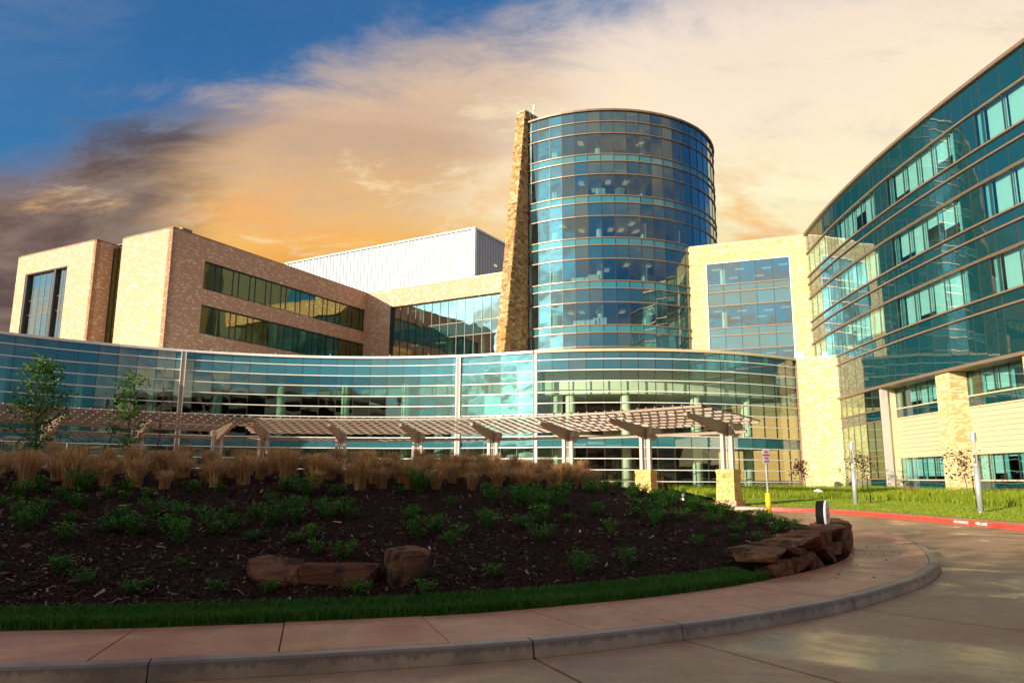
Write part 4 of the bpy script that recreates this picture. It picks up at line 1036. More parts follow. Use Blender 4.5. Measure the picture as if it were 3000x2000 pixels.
# ---- recessed brick block with glass wall, and the ribbed penthouse behind it
K0 = Vector((-.2, 86.4)); kd = Vector((-.866, .5)); kn = Vector((.5, .866)); KT = 23.2
kb = root('brick_block', (-9.5, 92, 0), 'recessed tan brick block with big glare-lit glass wall left of the stone wall', 'building')
kq = lambda u, v=0.: (K0.x+kd.x*u+kn.x*v, K0.y+kd.y*u+kn.y*v)
kw0, kw1 = .3, 18.1
MB().wall(kq(-3), kq(KT), 23.42, ZR-.02, -.7).build('wall', M['brick'], kb)
MB().wall(kq(kw1), kq(KT), 0, 23.42, -.7).build('wall', M['brick'], kb)
MB().wall(kq(-3, -.06), kq(KT, -.06), ZR-.02, ZR+.09, -.6).build('coping', M['siding'], kb)
kp = [kq(kw1-.08-1.255*i, .5) for i in range(16)]
kz = [8, 9.6, 13.9, 15.6, 18.72, 20.42, 23.3]
panes(kb, facade(kb, kp, list(zip(kz, kz[1:])), lambda i, k: M['s_coat'] if k in (4, 2) else M['g_coat']))
mullions(kb, kp, 8, 23.4, M['dark_frame'], .06, .12)
for z in kz[1:-1]: MB().wall(kp[0], kp[-1], z-.04, z+.04, .09).build('rail', M['bronze_metal'], kb)
MB().wall(kq(kw1-.02, .05), kq(kw1-.14, .05), 8, 23.42, .6).build('window_frame', M['dark_frame'], kb)
MB().wall(kq(-2.5, 6), kq(kw1+1, 6), 8, 25, -.2).build('inner_wall', M['room_mid'], kb)
for z in (23.35, 18.7, 14.0): MB().prism([kq(-2.5, .75), kq(kw1+1, .75), kq(kw1+1, 6), kq(-2.5, 6)], z, z+.25).build('ceiling', M['ceil'], kb)
for u in (14.5, 10, 5): x, y = kq(u, 2); MB().cyl(x, y, 8, 23.3, .3, 12).build('column', M['column'], kb, True)
for u, z in ((16, 23.3), (13.5, 23.3), (16, 18.66), (12, 18.66)): x, y = kq(u, 3); MB().box(x, y, z-.03, 1.4, .5, .05, math.atan2(kd.y, kd.x)).build('ceiling_light', M['lamp'], kb)
MB().prism([kq(-3, .7), kq(KT, .7), kq(KT, 30), kq(-3, 30)], ZR-.6, ZR-.45).build('roof', M['roof'], kb)
ph = root('metal_penthouse', (-20, 108, ZR-.45), 'ribbed silver-white metal penthouse box standing on the brick roofs', 'building')
G0 = Vector((-5.07, 96.18)); gl_, gd_ = 35.2, 18.0
gq = lambda u, v=0.: (G0.x+kd.x*u+kn.x*v, G0.y+kd.y*u+kn.y*v)
MB().prism([gq(.1, .1), gq(gl_, .1), gq(gl_, gd_), gq(.1, gd_)], ZR-.45, 34.35).build('panel_wall', M['rib_shade_back'], ph)
def ribs(a, b, n, sgn):
    mb = MB(); a, b = Vector(a), Vector(b); d = (b-a)/n; t = d.normalized(); nn = Vector((t.y, -t.x))*sgn
    for i in range(n):
        p = a+d*i; w = d.length; q0, q1 = p+t*w*.14, p+t*w*.86; r0, r1 = p+t*w*.22+nn*.09, p+t*w*.78+nn*.09
        P = [q0, q1, r1, r0]
        if sgn < 0: P = P
        mb.prism([(v.x, v.y) for v in P], ZR-.4, 34.3)
    return mb
ribs(gq(0, .1), gq(gl_, .1), 52, -1).build('rib', M['ribbed'], ph, kind='stuff')
ribs(gq(.1, 0), gq(.1, gd_), 26, 1).build('rib', M['ribbed'], ph, kind='stuff')
MB().prism([gq(-.15, -.15), gq(.45, -.15), gq(.45, .4), gq(-.15, .4)], ZR-.45, 34.36).build('corner_trim', M['white_metal'], ph)
MB().prism([gq(-.2, -.2), gq(gl_, -.2), gq(gl_, gd_), gq(-.2, gd_)], 34.38, 34.56).build('coping', M['white_metal'], ph)
MB().wall(gq(-.06, 4.6), gq(-.06, 5.9), ZR-.4, 28.7, -.12).build('door', M['dark_frame'], ph)
MB().wall(gq(-.1, 5.0), gq(-.1, 5.7), 30.5, 30.75, .3).build('wall_lamp', M['lamp'], ph)
MB().wall(gq(-.06, 6.9), gq(-.06, 7.4), 28.2, 28.75, .12).build('junction_box', M['white_metal'], ph)

# ================================================================ pergolas
def pergola(cols, label, ext0, ext1, piers):
    c = [Vector(p) for p in cols]; n = len(c)
    rt = root('pergola', (*c[n//2], 0), label, 'pergola')
    T = [(c[min(i+1, n-1)]-c[max(i-1, 0)]).normalized() for i in range(n)]; NI = [Vector((-t.y, t.x)) for t in T]      # columns run right to left: left of travel = towards the camera? fixed below
    NI = [v if v.dot(Vector((0, -1))) > 0 else -v for v in NI]
    prof = [(-1.7, 4.80), (-1.7, 4.52), (-1.05, 3.98), (.0, 4.02), (.35, 4.10), (4.1, 4.93), (4.1, 5.10), (0, 4.78)]
    for i in range(n):
        p, nn, t = c[i], NI[i], T[i]; w = .10; vs = []
        for sg in (-1, 1): vs += [(p.x+nn.x*s+t.x*w*sg, p.y+nn.y*s+t.y*w*sg, z) for s, z in prof]
        m = len(prof); MB().add(vs, [tuple(range(m)), tuple(range(m, 2*m))[::-1]]+[(k, m+k, m+(k+1) % m, (k+1) % m) for k in range(m)]).build('beam', M['tan_paint'], rt)
        rz = math.atan2(t.y, t.x); zb = 2.15 if i < piers else .15
        for sg in (-1, 1):
            q = p+t*.28*sg; MB().box(q.x, q.y, (zb+4.7)/2, .19, .22, 4.7-zb, rz).build('post', M['post_paint'], rt)
        for sg in (-.06, .07): q = p+t*sg-nn*.05; MB().cyl(q.x, q.y, zb, 4.1, .035, 6).build('pipe', M['post_paint'], rt)
        if i < piers:
            pr = link('pier', None, rt, (p.x-c[n//2].x, p.y-c[n//2].y, 0))
            rz2 = rz+.12
            MB().box(p.x, p.y, .14, 1.30, 1.30, .62, rz2).build('base_block', M['walk'], pr)
            MB().box(p.x, p.y, 1.3, .86, .86, 1.7, rz2).build('core', M['pier_stone'], pr)
            z = .452; k = 0; hs = [.26, .22, .28, .24, .26, .22, .214]
            for h in hs:
                wd = 1.10-.14*(z-.45)/1.7; last = z+h > 2.1
                ww = wd+.08 if last else wd
                for f in range(4):
                    a = rz2+f*math.pi/2; ux, uy = math.cos(a), math.sin(a); nx, ny = uy, -ux
                    cuts = [-ww/2]; 
                    while cuts[-1] < ww/2-.55: cuts.append(cuts[-1]+rnd.uniform(.24, .5))
                    cuts.append(ww/2-.10)
                    for x0, x1 in zip(cuts, cuts[1:]):
                        o = ww/2-.06+rnd.uniform(-.012, .012)*(not last); mx = (x0+x1)/2
                        MB().box(p.x+ux*mx+nx*o, p.y+uy*mx+ny*o, z+h/2, x1-x0-.012, .12, h-.012, a).build('stone', M['pier_stone'], pr)
                z += h
        else:
            MB().box(p.x, p.y, .2, 1.1, 1.1, .5, rz).build('base_block', M['walk'], rt)
    def at(i, f, s):     # i bay index, f in bay
        a, b = i, min(i+1, n-1); na = (NI[a].lerp(NI[b], f)).normalized(); q = c[a].lerp(c[b], f) if 0 <= f <= 1 else c[a]+(c[b]-c[a])*f; return q+na*s
    sl = [-1.4+.955*k for k in range(7)]; zr = lambda s: 4.84+.098*s
    bays = [(0, -ext0, 0)]+[(i, 0, 1) for i in range(n-1)]+[(n-2, 1, 1+ext1)]
    for (i, f0, f1) in bays:
        f0_, f1_ = f0+(.004 if f0 >= 0 else 0), f1-.004
        for s in sl:
            a, b = at(i, f0_, s), at(i, f1_, s)
            if (a-b).length < .15: continue
            MB().bar((a.x, a.y, zr(s)+.09), (b.x, b.y, zr(s)+.09), .07, .13).build('slat', M['tan_paint'], rt)
        a, b = at(i, f0_, 0), at(i, f1_, 0); MB().bar((a.x, a.y, 4.24), (b.x, b.y, 4.24), .12, .2).build('tie_beam', M['tan_paint'], rt)
        m = max(1, round((at(i, f1, 2)-at(i, f0, 2)).length/.62))
        for j in range(m+(1 if (i, f0, f1) == bays[-1] else 0)):
            f = f0+(f1-f0)*j/m; a, b = at(i, f, sl[0]-.12), at(i, f, sl[-1]+.1)
            MB().bar((a.x, a.y, zr(sl[0])+.20), (b.x, b.y, zr(sl[-1])+.20), .06, .07).build('rafter', M['tan_paint'], rt)
    return rt
pergola([(12.25, 43), (8.33, 47.1), (3.75, 50.4), (-1.3, 52.6), (-6.7, 53.9), (-12.26, 54.4), (-17.6, 53.7)], 'long tan slatted pergola on posts with two golden stone piers at its right end', .22, .22, 2)
pergola([(-20.3, 52.2), (-24.4, 49.4), (-28.3, 46.2), (-32, 42.4)], 'shorter tan slatted pergola at the far left behind the young green trees', .2, .3, 0)

# ================================================================ light columns, signs
def light_column(x, y, label):
    z = lawn_at(x, y)-.03; rt = root('light_column', (x, y, z), label, 'lamp', 'light columns on the lawn')
    MB().cyl(x, y, z-.1, z+.05, .17, 20).build('base', M['silver'], rt)
    MB().cyl(x, y, z+.06, z+2.05, .122, 24).build('shaft', M['silver'], rt, True)
    MB().cyl(x, y, z+2.05, z+2.09, .13, 24).build('collar', M['silver'], rt)
    for a in (.35, 2.44, 4.53): MB().cyl(x+.085*math.cos(a), y+.085*math.sin(a), z+2.05, z+3.1, .015, 8).build('rod', M['silver'], rt)
    MB().cyl(x, y, z+3.08, z+3.46, .125, 24).build('head', M['silver'], rt)
light_column(19.4, 43.2, 'silver light column in front of the brick wall corner, beside the purple sapling')
light_column(20.35, 33.3, 'larger-looking silver light column nearest the right edge on the bright lawn')
def text_mesh(txt, size, mat, depth=.004, align='CENTER', sx=1.0):
    cu = bpy.data.curves.new('lettering', 'FONT'); cu.body = txt; cu.size = size; cu.extrude = depth/2; cu.align_x = align; cu.align_y = 'CENTER'; cu.offset = size*.012
    o = bpy.data.objects.new('tmp', cu); COL.objects.link(o); dg = bpy.context.evaluated_depsgraph_get(); me = bpy.data.meshes.new_from_object(o.evaluated_get(dg)); bpy.data.objects.remove(o)
    me.materials.clear(); me.materials.append(mat); me.name = 'lettering'
    return me
def put_text(txt, size, mat, pos, xdir, up, parent, sx=1.):
    x = Vector(xdir).normalized(); u = Vector(up); zv = x.cross(u).normalized(); y = zv.cross(x)
    me = text_mesh(txt, size, mat); b = WL[parent.name] if parent else (0, 0, 0)
    o = link('lettering', me, parent); Mx = Matrix((x*sx, y, zv)).transposed().to_4x4(); o.matrix_local = Matrix.Translation(Vector(pos)-Vector(b)) @ Mx; return o
sgn = root('parking_sign', (9.42, 28.1, .15), 'small white fire lane sign with red lettering on a yellow-based steel post', 'sign')
zb = .16
MB().cyl(9.42, 28.1, zb, zb+.95, .10, 20).build('base_sleeve', M['yellow'], sgn, True)
MB().tube([(9.42, 28.1, zb+.9), (9.40, 28.1, 2.72)], .032, 10).build('post', M['silver'], sgn)
yaw = R_(24); sx_, sy_ = math.cos(yaw), math.sin(yaw); nx, ny = sy_, -sx_
MB().box(9.40+nx*.045, 28.1+ny*.045, 2.44, .31, .006, .50, yaw).build('plate', M['sign_white'], sgn)
for i, (w, s) in enumerate((('NO', .12), ('PARKING', .10), ('FIRE', .10), ('LANE', .10))):
    put_text(w, s, M['letter_red'], (9.40+nx*.052, 28.1+ny*.052, 2.60-.115*i), (sx_, sy_, 0), (0, 0, 1), sgn, .78 if w == 'PARKING' else 1.)
def kerb_text(y, txts):
    i = min(range(len(RED)), key=lambda k: abs(RED[k].y-y)+(0 if RED[k].x > 13 else 99)); d = (RED[i+1]-RED[i-1]).normalized(); n = Vector((d.y, -d.x)); n = n if n.x < 0 else -n
    s0 = 0
    for txt, w in txts:
        q = RED[i]+d*(s0+w/2)-n*(-.016); s0 += w
        put_text(txt, .135, M['letter_white'], (q.x, q.y, .078), (d.x, d.y, 0), (-n.x*.18, -n.y*.18, 1), redk, 1.0)
kerb_text(29.25, [('NO PARKING', 1.05), ('FIRE LANE', .85+.35)])
kerb_text(38.6, [('NO PARKING', 1.05), ('FIRE LANE', 1.2)])
# round drum sign on the boulder wall
dx_, dy_ = 6.42, 15.9; gz = bed_at(dx_, dy_)
dr = root('drum_sign', (dx_, dy_, gz), 'black round drum sign with white rim on a small box above the boulder wall', 'sign')
ax = Vector((.857, -.515, 0)); rz = math.atan2(ax.y, ax.x); base_z = max(gz, .46)
MB().box(dx_-.10, dy_+.02, (gz+base_z+.2)/2-.05, .32, .24, base_z+.2-gz+.1, rz).build('box', M['black'], dr)
cz = base_z+.45; cc = Vector((dx_, dy_, cz))
MB().tube([cc-ax*.08, cc+ax*.075], .265, 32).build('drum', M['black'], dr, False)
mb = MB(); mb.tube([cc+ax*.076, cc+ax*.115], .272, 32); mb.build('rim', M['white_metal'], dr)
mb = MB(); mb.tube([cc+ax*.116, cc+ax*.120], .235, 32); mb.build('face', M['sign_white'], dr)
up = Vector((0, 0, 1)); sd_ = up.cross(ax)
for (u, v, w, h) in ((-.07, -.05, .05, .13), (.05, -.06, .16, .04), (.06, .03, .04, .13), (-.01, .09, .15, .035)):
    q = cc+ax*.123+sd_*u+up*v; mb = MB(); P = []
    for o in (-.002, .002): P += [tuple(q+ax*o+sd_*a*w+up*b*h) for a, b in ((-.5, -.5), (.5, -.5), (.5, .5), (-.5, .5))]
    mb.box8(P).build('emblem', M['curb_red'], dr)
bl = root('bollard_light', (9.35, 41.6, .16), 'short grey bollard light between the two stone piers', 'bollard')
MB().cyl(9.35, 41.6, .1, .82, .085, 16).build('shaft', M['silver'], bl, True); MB().cyl(9.35, 41.6, .83, .9, .095, 16).build('cap', M['dark_frame'], bl)

# ================================================================ boulders
def rock_mesh(lx, ly, h, seed, rough=.22, cham=.24, n=17):
    r = random.Random(seed); bm = bmesh.new()
    for i in range(n):
        a = r.random()*6.283; u = abs(math.cos(a))**.35*math.copysign(1, math.cos(a)); v = abs(math.sin(a))**.35*math.copysign(1, math.sin(a))
        k = 1-r.random()*rough; z = r.choice((0, .08, .5, .92, 1, 1, .8)); q = 1-(cham*r.random() if z > .9 or z < .1 else 0)
        bm.verts.new((u*lx/2*k*q, v*ly/2*k*q, h*(z+r.uniform(-.05, .05))))
    g = bmesh.ops.convex_hull(bm, input=bm.verts[:]); 
    bmesh.ops.delete(bm, geom=[e for e in g['geom_interior'] if isinstance(e, bmesh.types.BMVert)], context='VERTS')
    bmesh.ops.triangulate(bm, faces=bm.faces[:]); bmesh.ops.subdivide_edges(bm, edges=bm.edges[:], cuts=2, use_grid_fill=True)
    for v in bm.verts:
        p = v.co; v.co += Vector((noise.noise(p*5+Vector((seed, 0, 0))), noise.noise(p*5+Vector((0, seed, 0))), noise.noise(p*6+Vector((0, 0, seed)))))*.022*min(1, h*3)
    bmesh.ops.recalc_face_normals(bm, faces=bm.faces[:])
    me = bpy.data.meshes.new('boulder'); bm.to_mesh(me); bm.free(); me.materials.append(M['rock']); return me
def boulder(x, y, z, lx, ly, h, rz, seed, label, group=None, tilt=(0, 0), **k):
    o = link('boulder', rock_mesh(lx, ly, h, seed, **k), None, (x, y, z), label=label, cat='boulder', group=group); o.rotation_euler = (tilt[0], tilt[1], rz); return o
boulder(-2.87, 9.45, .20, .82, .66, .36, .1, 3, 'pale-faced tilted boulder at the left of three stones on the mulch slope', tilt=(.42, .08))
boulder(-2.06, 9.50, .18, 1.02, .55, .38, .03, 12, 'long flat red boulder lying between two others on the mulch slope', cham=.06, rough=.06)
boulder(-1.31, 9.60, .17, .58, .62, .56, .5, 21, 'upright blocky dark boulder at the right of three stones on the mulch slope', rough=.1, tilt=(.08, .05))
def wall_pt(s, d):     # s metres along the walk from the wall's near end
    i = int(near((4.62, 10.42))+s/.245) % NL; n = -loopn(i); p = LOOP[i]+n*(1.38+d); t = Vector((n.y, -n.x)); return p, math.atan2(t.y, t.x)
ORD = ['first', 'second', 'third', 'fourth', 'fifth', 'sixth', 'seventh', 'eighth', 'ninth', 'tenth', 'eleventh', 'twelfth', 'thirteenth', 'fourteenth']
s = .8; k = 0
GB = 'boulders of the low wall at the bend of the walk'
while s < 8.6:
    l = rnd.uniform(.62, .95); p, rz = wall_pt(s+l/2, .20); hi = .24+.03*min(3, s)
    boulder(p.x, p.y, .12, l*1.02, .5, hi, rz, 40+k, 'rust-brown bottom-course boulder of the low wall by the walk, %s from its grass end' % ORD[k], GB, rough=.1, cham=.12); s += l*.93; k += 1
s = .3; k = 0
while s < 8.2:
    l = rnd.uniform(.7, 1.05); p, rz = wall_pt(s+l/2, .34+.05*rnd.random()); z = .345+.03*min(3, max(0, s)); 
    boulder(p.x, p.y, z, l*1.05, .78, .20+.02*min(4, max(0, s)), rz+rnd.uniform(-.08, .08), 70+k, 'flat rust-brown top-course slab of the low wall by the walk, %s from its grass end' % ORD[k], GB, rough=.14, cham=.1); s += l*.9; k += 1
for (x, y, l, h) in ((5.9, 20.2, 1., .4),):
    pass
boulder(25.6, 49.2, lawn_at(25.6, 49.2)+.02, 1.3, .6, .35, .3, 101, 'flat orange boulder half hidden in tall grass before the wing windows')
boulder(10.3, 42.3, .14, .9, .5, .28, .2, 105, 'small brown boulder lying beside the short grey bollard light')

V, F = [], []
for i in range(50):
    p, _ = wall_pt(rnd.uniform(.5, 9), -rnd.random()**1.6*1.1); r = rnd.uniform(.006, .018); o = len(V)
    V += [(p.x-r, p.y-r*.8, .15), (p.x+r*1.2, p.y-r, .15), (p.x+r, p.y+r, .15), (p.x-r, p.y+r*.7, .15), (p.x+rnd.uniform(-.3, .3)*r, p.y, .15+r*1.1)]; F += [(o, o+1, o+4), (o+1, o+2, o+4), (o+2, o+3, o+4), (o+3, o, o+4)]
me = bpy.data.meshes.new('soil_crumbs'); me.from_pydata(V, [], F); me.materials.append(M['chip']); link('soil_crumbs', me, None, kind='stuff')
# ================================================================ planting
def leaf_quad(V, F, p, d, up, l, w):
    d = d.normalized(); s = d.cross(up); s = s.normalized() if s.length > 1e-3 else Vector((1, 0, 0)); o = len(V); n = s.cross(d)
    V += [p, p+d*l*.5+s*w*.5-n*l*.04, p+d*l-n*l*.12, p+d*l*.5-s*w*.5-n*l*.04]; F.append((o, o+1, o+2, o+3))
def tris(name, V, F, mat, extra=None):
    me = bpy.data.meshes.new(name); me.from_pydata([tuple(v) for v in V], [], F); me.materials.append(mat); return me
def shrub_proto(seed, h, spread, stems, leaves):
    r = random.Random(seed); V, F = [], []
    for i in range(stems):
        a = r.random()*6.283; t = r.random()**.7*spread; tip = Vector((math.cos(a)*t, math.sin(a)*t, h*(.65+.45*r.random()))); base = Vector((math.cos(a)*t*.2, math.sin(a)*t*.2, 0))
        o = len(V); w = Vector((-math.sin(a), math.cos(a), 0))*.006; V += [base-w, base+w, tip+w*.4, tip-w*.4]; F.append((o, o+1, o+2, o+3))
        for j in range(leaves):
            f = .18+.82*(j+r.random())/leaves; p = base.lerp(tip, f)+Vector((0, 0, .03*math.sin(f*3))); b = r.random()*6.283
            d = Vector((math.cos(b), math.sin(b), r.uniform(.1, .9))); l = r.uniform(.05, .095)*(1.1-.35*f); leaf_quad(V, F, p, d, Vector((0, 0, 1)), l, l*.45)
        for j in range(5): b = r.random()*6.283; leaf_quad(V, F, tip, Vector((math.cos(b), math.sin(b), 1.2)), Vector((0, 0, 1)), .06, .024)
    return tris('shrub', V, F, M['leaf_shrub'])
SH = [shrub_proto(i, .19+.032*i, .17+.036*i, 16+4*i, 9) for i in range(6)]
def flower_proto(seed):
    r = random.Random(seed); V, F = [], []
    for c in range(3):
        q = Vector((r.uniform(-.06, .06), r.uniform(-.06, .06), r.uniform(-.02, .03)))
        for j in range(8): b = j*.785; leaf_quad(V, F, q, Vector((math.cos(b), math.sin(b), .5)), Vector((0, 0, 1)), .03, .022)
    return tris('flower', V, F, M['flower'])
FL = [flower_proto(i) for i in range(3)]
cand = []; tries = 0
while len(cand) < 330 and tries < 12000:
    tries += 1; y = rnd.uniform(8.6, 30); x = rnd.uniform(-.70*y, min(.52*y, 9.6))
    if x < -17: continue
    cand.append((x, y))
cd = inside_dist([c[0] for c in cand], [c[1] for c in cand]); placed = []
def zone(x, y):
    d = float(inside_dist([x], [y])[0])
    if -4 < x < -.6 and y < 10.8: return 'close beside the three boulders'
    if x > 3.4: return 'at the boulder-wall end of the slope'
    if d > 4.4: return 'just below the dry grass tufts'
    return 'on the barer lower slope'
def shrub(x, y, sc, k, fl):
    z = bed_at(x, y); o = link('shrub', SH[k], None, (x, y, z-.02), rnd.random()*6.28, (sc, sc, sc*rnd.uniform(.85, 1.15)), cat='shrub', group='flowering shrubs on the mulch slope',
             label=('young green shrub with small orange flowers, ' if fl else 'young green leafy shrub without flowers, ')+zone(x, y))
    if fl: link('flower', FL[k % 3], o, (rnd.uniform(-.06, .06), rnd.uniform(-.06, .06), (.19+.032*k)*1.0))
cand2 = []
tries = 0; pts = []
while tries < 40000 and len(pts) < 2600: 
    tries += 1; y = 8.6+(27-8.6)*rnd.random()**1.2; x = rnd.uniform(-.72*y, min(.55*y, 9.4)); pts.append((x, y))
pd = inside_dist([p[0] for p in pts], [p[1] for p in pts])
count = 0
for (x, y), d in zip(pts, pd):
    if d < .75: continue
    tuft_zone = d > 6.3 and x < 2.6
    if tuft_zone: continue
    lim = .42 if x > 3.5 else (.36+.5*noise.noise((x*.7, y*.7, 3)) if d > 2.7 else .07 if d > 1.2 else .035)
    if rnd.random() > lim: continue
    md = .30 if d > 3 else .45
    if any((x-a)**2+(y-b)**2 < md*md for a, b in placed): continue
    if -3.7 < x < -.7 and 8.9 < y < 10.0: continue
    placed.append((x, y)); shrub(x, y, rnd.uniform(.62, 1.05) if d > 2.5 else rnd.uniform(.45, .75), rnd.randrange(6), rnd.random() < (.38 if x > 3 else .12)); count += 1
for (x, y, s_) in ((-3.3, 8.85, .7), (-2.75, 8.95, .55), (-1.75, 8.95, .8), (-1.0, 9.1, .75), (-2.2, 10.2, 1.0), (-2.6, 10.4, .9), (-4.2, 8.7, .6), (-5.3, 9.2, .9)): shrub(x, y, s_, rnd.randrange(4), False)
def tuft_proto(seed, h, spread, n=300):
    r = random.Random(seed); V, F = [], []
    for i in range(n):
        a = r.random()*6.283; b0 = Vector((r.gauss(0, .035), r.gauss(0, .035), 0)); o_ = r.random()**.8*spread; hh = h*(.55+.5*r.random()); d = Vector((math.cos(a), math.sin(a), 0)); w = Vector((-d.y, d.x, 0))*r.uniform(.0035, .0065)
        p1 = b0+d*o_*.3+Vector((0, 0, hh*.6)); p2 = b0+d*o_*.75+Vector((0, 0, hh*.95)); p3 = b0+d*o_*1.15+Vector((0, 0, hh*r.uniform(.75, 1.05))); o = len(V)
        V += [b0-w, b0+w, p1+w, p1-w, p2+w*.7, p2-w*.7, p3]; F += [(o, o+1, o+2, o+3), (o+3, o+2, o+4, o+5), (o+5, o+4, o+6)]
    return tris('grass_tuft', V, F, M['straw'])
TU = [tuft_proto(i, (.40, .46, .52, .44, .58)[i], (.30, .36, .33, .40, .30)[i]) for i in range(5)]
tp_ = []
for k in range(6000):
    y = rnd.uniform(13.0, 26); x = rnd.uniform(-20, 2.4); tp_.append((x, y))
td = inside_dist([p[0] for p in tp_], [p[1] for p in tp_]); tpl = []
for (x, y), d in zip(tp_, td):
    if d < 6.2 or d > 10.2 or len(tpl) >= 296: continue
    if d < 6.9 and rnd.random() < .55: continue
    if x > 1.2 and d > 8.0: continue
    if any((x-a)**2+(y-b)**2 < .47**2 for a, b in tpl): continue
    tpl.append((x, y)); s_ = rnd.uniform(.8, 1.2)
    link('grass_tuft', TU[rnd.randrange(5)], None, (x, y, bed_at(x, y)-.03), rnd.random()*6.28, (s_, s_, s_*rnd.uniform(.9, 1.1)), label='dry straw-coloured grass tuft '+('at the back of the crest of the mulch slope' if d > 8.2 else 'in the front rows along the crest of the mulch slope'), cat='grass tuft', group='dry grass tufts along the crest')

def tree(name, x, y, z, h, crown, nl, leaf, mats, label, trunk=.05, seed=1, start=.3, limbs=22, group=None, spread=None, lump=.17, taper=.6, cat='tree'):
    r = random.Random(seed); rt = root(name, (x, y, z), label, cat, group); mb = MB(); tops = []
    pts = [Vector((x, y, z-.1))]; cur = Vector((x, y, z))
    for i in range(1, 7): pts.append(Vector((x+r.gauss(0, .02)*h*.4, y+r.gauss(0, .02)*h*.4, z+h*.94*i/6)))
    mb.tube(pts, [trunk*(1-.8*i/6) for i in range(7)], 7)
    for i in range(limbs):
        f = start+(1-start)*(i+r.random())/limbs; k = min(5, int(f*6)); p = pts[k].lerp(pts[k+1], f*6-k) if k < 6 else pts[6]
        a = i*2.4+r.gauss(0, .5); ln = crown*(1-taper*((f-start)/(1-start))**1.3)*r.uniform(.45, 1.1); q = p+Vector((math.cos(a)*ln, math.sin(a)*ln, ln*r.uniform(.25, .8)))
        m = p.lerp(q, .5)+Vector((0, 0, -.05*ln)); mb.tube([p, m, q], [trunk*.35*(1-.5*f), trunk*.22, trunk*.1], 5, False); tops += [(q, 1.), (m, .6)]
    tops.append((pts[-1], .8))
    mb.build('trunk', M['bark'], rt)
    if nl:
        V, F = [], []; b = Vector((x, y, z)); per_ = max(1, nl//len(tops))
        for (q, wgt) in tops:
            for j in range(int(per_*(.6+.8*r.random())*wgt*1.25)):
                p = q+Vector((r.gauss(0, 1), r.gauss(0, 1), r.gauss(0, .8)))*crown*lump; d = Vector((r.gauss(0, 1), r.gauss(0, 1), r.gauss(-.1, .7))); l = leaf*r.uniform(.6, 1.3)
                leaf_quad(V, F, p-b, d, Vector((r.gauss(0, .5), r.gauss(0, .5), 1)), l, l*.75)
        link('crown', tris('crown', V, F, mats), rt)
    return rt
zc_ = bed_at(-13.6, 22.0)
tree('young_tree', -14.2, 22.6, zc_, 3.35, .85, 2500, .10, M['leaf_tree'], 'leafy young green tree, leftmost and widest, rising behind the dry grass', .045, 3, .12, 26)
tree('young_tree', -11.7, 23.0, zc_, 3.05, .68, 1500, .095, M['leaf_tree'], 'slimmer young green tree with airy crown between the wide one and the bare one', .04, 8, .12, 24)
tree('bare_tree', -11.0, 23.6, zc_, 3.8, .6, 0, .1, None, 'thin bare leafless sapling right of the two young green trees', .03, 11, .2, 26, taper=.75)
tree('purple_sapling', 23.2, 61.0, lawn_at(23.2, 61), 2.3, .75, 420, .17, M['leaf_purple'], 'dark purple-leaved sapling before the lobby glass beside the brick wall', .04, 14, .42, 12, 'purple-leaved saplings', lump=.3)
tree('purple_sapling', 24.6, 53.5, lawn_at(24.6, 53.5), 2.55, 1.05, 420, .16, M['leaf_purple'], 'purple-leaved sapling behind the light column at the brick wall corner', .04, 15, .5, 13, 'purple-leaved saplings', lump=.26, taper=.3)
tree('purple_sapling', 24.75, 41.5, lawn_at(24.75, 41.5), 2.5, .95, 330, .14, M['leaf_purple'], 'purple-leaved sapling in front of the nearest brick pillar', .035, 19, .42, 12, 'purple-leaved saplings', lump=.24, taper=.3)
for (x, y, h, lab) in ((25.0, 41.35, 1.25, 'thin black stake supporting the sapling by the nearest brick pillar'), (24.9, 53.4, 1.2, 'thin black stake beside the sapling behind the light column'), (23.4, 60.8, 1.2, 'thin black stake beside the sapling at the lobby glass')):
    z = lawn_at(x, y); o = MB().cyl(x, y, z-.1, z+h, .028, 6).build('stake', M['black'], None); tag(o, lab, 'stake')
for (x, y, lab) in ((20.9, 44.6, 'small black irrigation riser in the grass left of the first light column'), (23.3, 42.6, 'small black irrigation riser in the grass midway between the light columns'), (21.6, 35.6, 'small black irrigation riser beside the nearest light column')):
    z = lawn_at(x, y); o = MB().cyl(x, y, z-.1, z+.42, .04, 8).build('riser', M['black'], None); tag(o, lab, 'sprinkler')
bmb = bmesh.new(); bmesh.ops.create_icosphere(bmb, subdivisions=3, radius=.22)
for v in bmb.verts:
    p = v.co.copy(); v.co *= 1+.55*noise.noise(p*5); v.co.z *= .55; v.co.x *= 1.35
me = bpy.data.meshes.new('plastic_bag'); bmb.to_mesh(me); bmb.free(); me.materials.append(M['bag'])
link('plastic_bag', me, None, (20.7, 51.5, lawn_at(20.7, 51.5)+.38), label='crumpled white plastic bag lying in the tall grass', cat='bag')
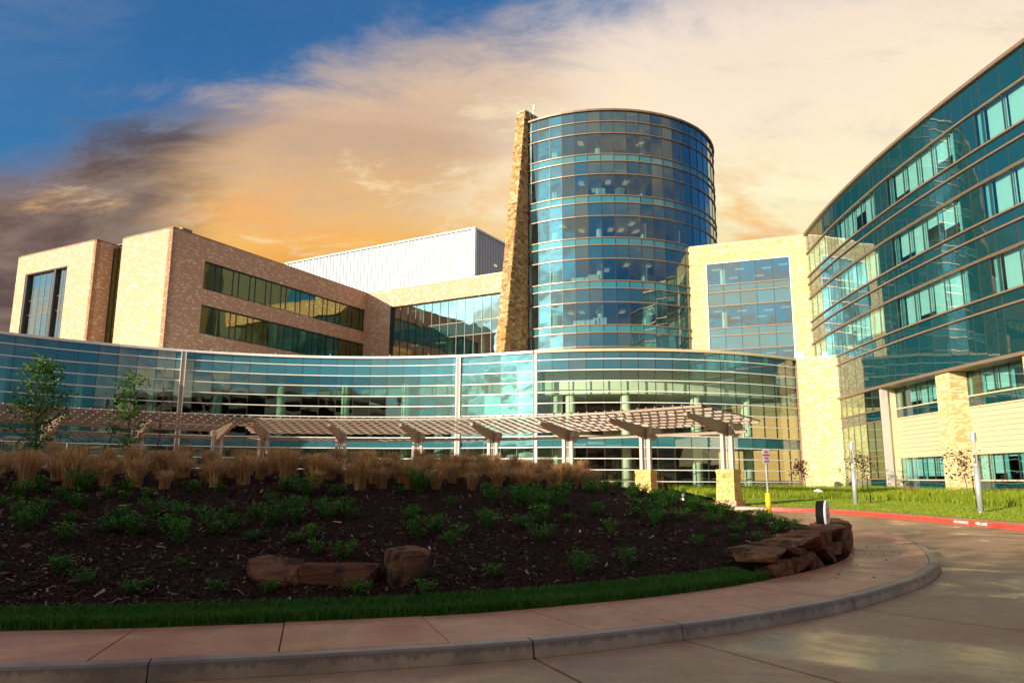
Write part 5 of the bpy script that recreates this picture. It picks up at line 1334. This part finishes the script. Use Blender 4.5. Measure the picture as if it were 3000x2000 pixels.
# boxes and instruments on the tower floors
def tower_item(k, a, r, w, d, h, z0, name, mat, label, cat, group):
    x, y = TX+r*math.cos(R_(a)), TY+r*math.sin(R_(a)); z = 37.68-3.14-FLH*k+z0
    o = MB().box(0, 0, h/2, w, d, h).build(name, mat, None); o.location = (x, y, z); o.rotation_euler = (0, 0, R_(a+90+rnd.uniform(-12, 12))); tag(o, label, cat, group)
for n_, (a, st) in enumerate(((249, 1), (254, 2), (257, 2), (263, 2), (265.5, 3), (269, 2), (273, 3), (275, 3), (283, 2), (289, 1))):
    for j in range(st): tower_item(1, a+rnd.uniform(-.5, .5), TR-1.3, rnd.uniform(.5, .75), .5, .62, .0+.64*j+.1, 'carton', M['box'] if rnd.random() < .75 else M['boxw'], 'carton behind the second row of tower windows, %s in the %s stack from the left' % (('bottom', 'middle' if st == 3 else 'top', 'top')[j] if st > 1 else 'alone', ORD[n_]), 'carton', 'cartons stacked inside the tower')
for k, a, w, h, lab in ((3, 255, 2.0, 1.45, 'long pale cabinet behind the fourth row of tower windows'), (3, 261, 1.2, 1.7, 'taller pale cabinet behind the fourth row of tower windows'), (4, 256.5, 2.3, 1.5, 'long pale instrument case behind the fifth row of tower windows'), (4, 263.5, 1.4, 1.7, 'taller pale instrument case behind the fifth row of tower windows')):
    tower_item(k, a, TR-1.3, w, .6, h, .02, 'cabinet', M['boxw'], lab, 'cabinet', None)
# aerial on the stone wall
an = root('aerial', (*fpt(-.6, -.0, 41.0),), 'thin white aerial with bent conduit on top of the stone wall', 'aerial')
q = fpt(-.75, -.10, 0); MB().tube([(q[0], q[1], 39.2), (q[0], q[1], 42.2)], .05, 6).build('mast', M['white_metal'], an)
MB().tube([(q[0]+.1, q[1], 42.1), (q[0]+.1, q[1], 42.7)], .12, 8).build('antenna', M['white_metal'], an)
q = fpt(-.3, -.12, 0); q2 = fpt(.35, -.1, 0); MB().tube([(q[0], q[1], 39.2), (q[0], q[1], 40.9), ((q[0]+q2[0])/2, (q[1]+q2[1])/2, 41.55), (q2[0], q2[1], 41.75)], .05, 6).build('conduit', M['white_metal'], an)

# ================================================================ the row of trees behind the camera that shades the slope
for i in range(9):
    c_ = -31+i*4.5+rnd.uniform(-.8, .8); a_ = -23+rnd.uniform(-2, 2); x, y = .8*a_+.6*c_, .6*a_-.8*c_; h = rnd.uniform(8.2, 10.2)
    if i < 2:
        t_ = tree('broad_tree', x, y, 0, 9.0, 3.6, 5200, .42, M['leaf_far'], 'broad green tree standing across the road', .22, 30+i, .14, 34, 'trees across the road', lump=.26, taper=.45); PT = t_ if i == 0 else PT2 if False else t_
        if i == 0: PA = t_
        else: PB = t_
    else:
        src = (PA, PB)[i % 2]; r_ = src.copy(); COL.objects.link(r_); r_.location = (x, y, 0); r_.rotation_euler = (0, 0, rnd.random()*6.28); s_ = h/9.0; r_.scale = (s_, s_, s_)
        for ch in list(src.children): cc_ = ch.copy(); COL.objects.link(cc_); cc_.parent = r_

# parking deck on the far side of the road: the glass mirrors it
pk = root('parking_deck', (5, -48, 0), 'pale concrete parking deck standing across the road from the glass hall', 'building')
for k in range(6):
    MB().box(5, -50, 3.3*k+3.2, 104, 20, .35).build('deck', M['kerbc'], pk); MB().box(5, -39.9, 3.3*k+3.75, 104, .2, 1.2).build('parapet', M['cream'], pk)
for i in range(14): MB().box(-46+i*8, -40.3, 10, .6, .6, 20).build('column', M['cream'], pk)
MB().box(5, -60.2, 10, 104, .3, 20).build('rear_wall', M['room_mid'], pk)
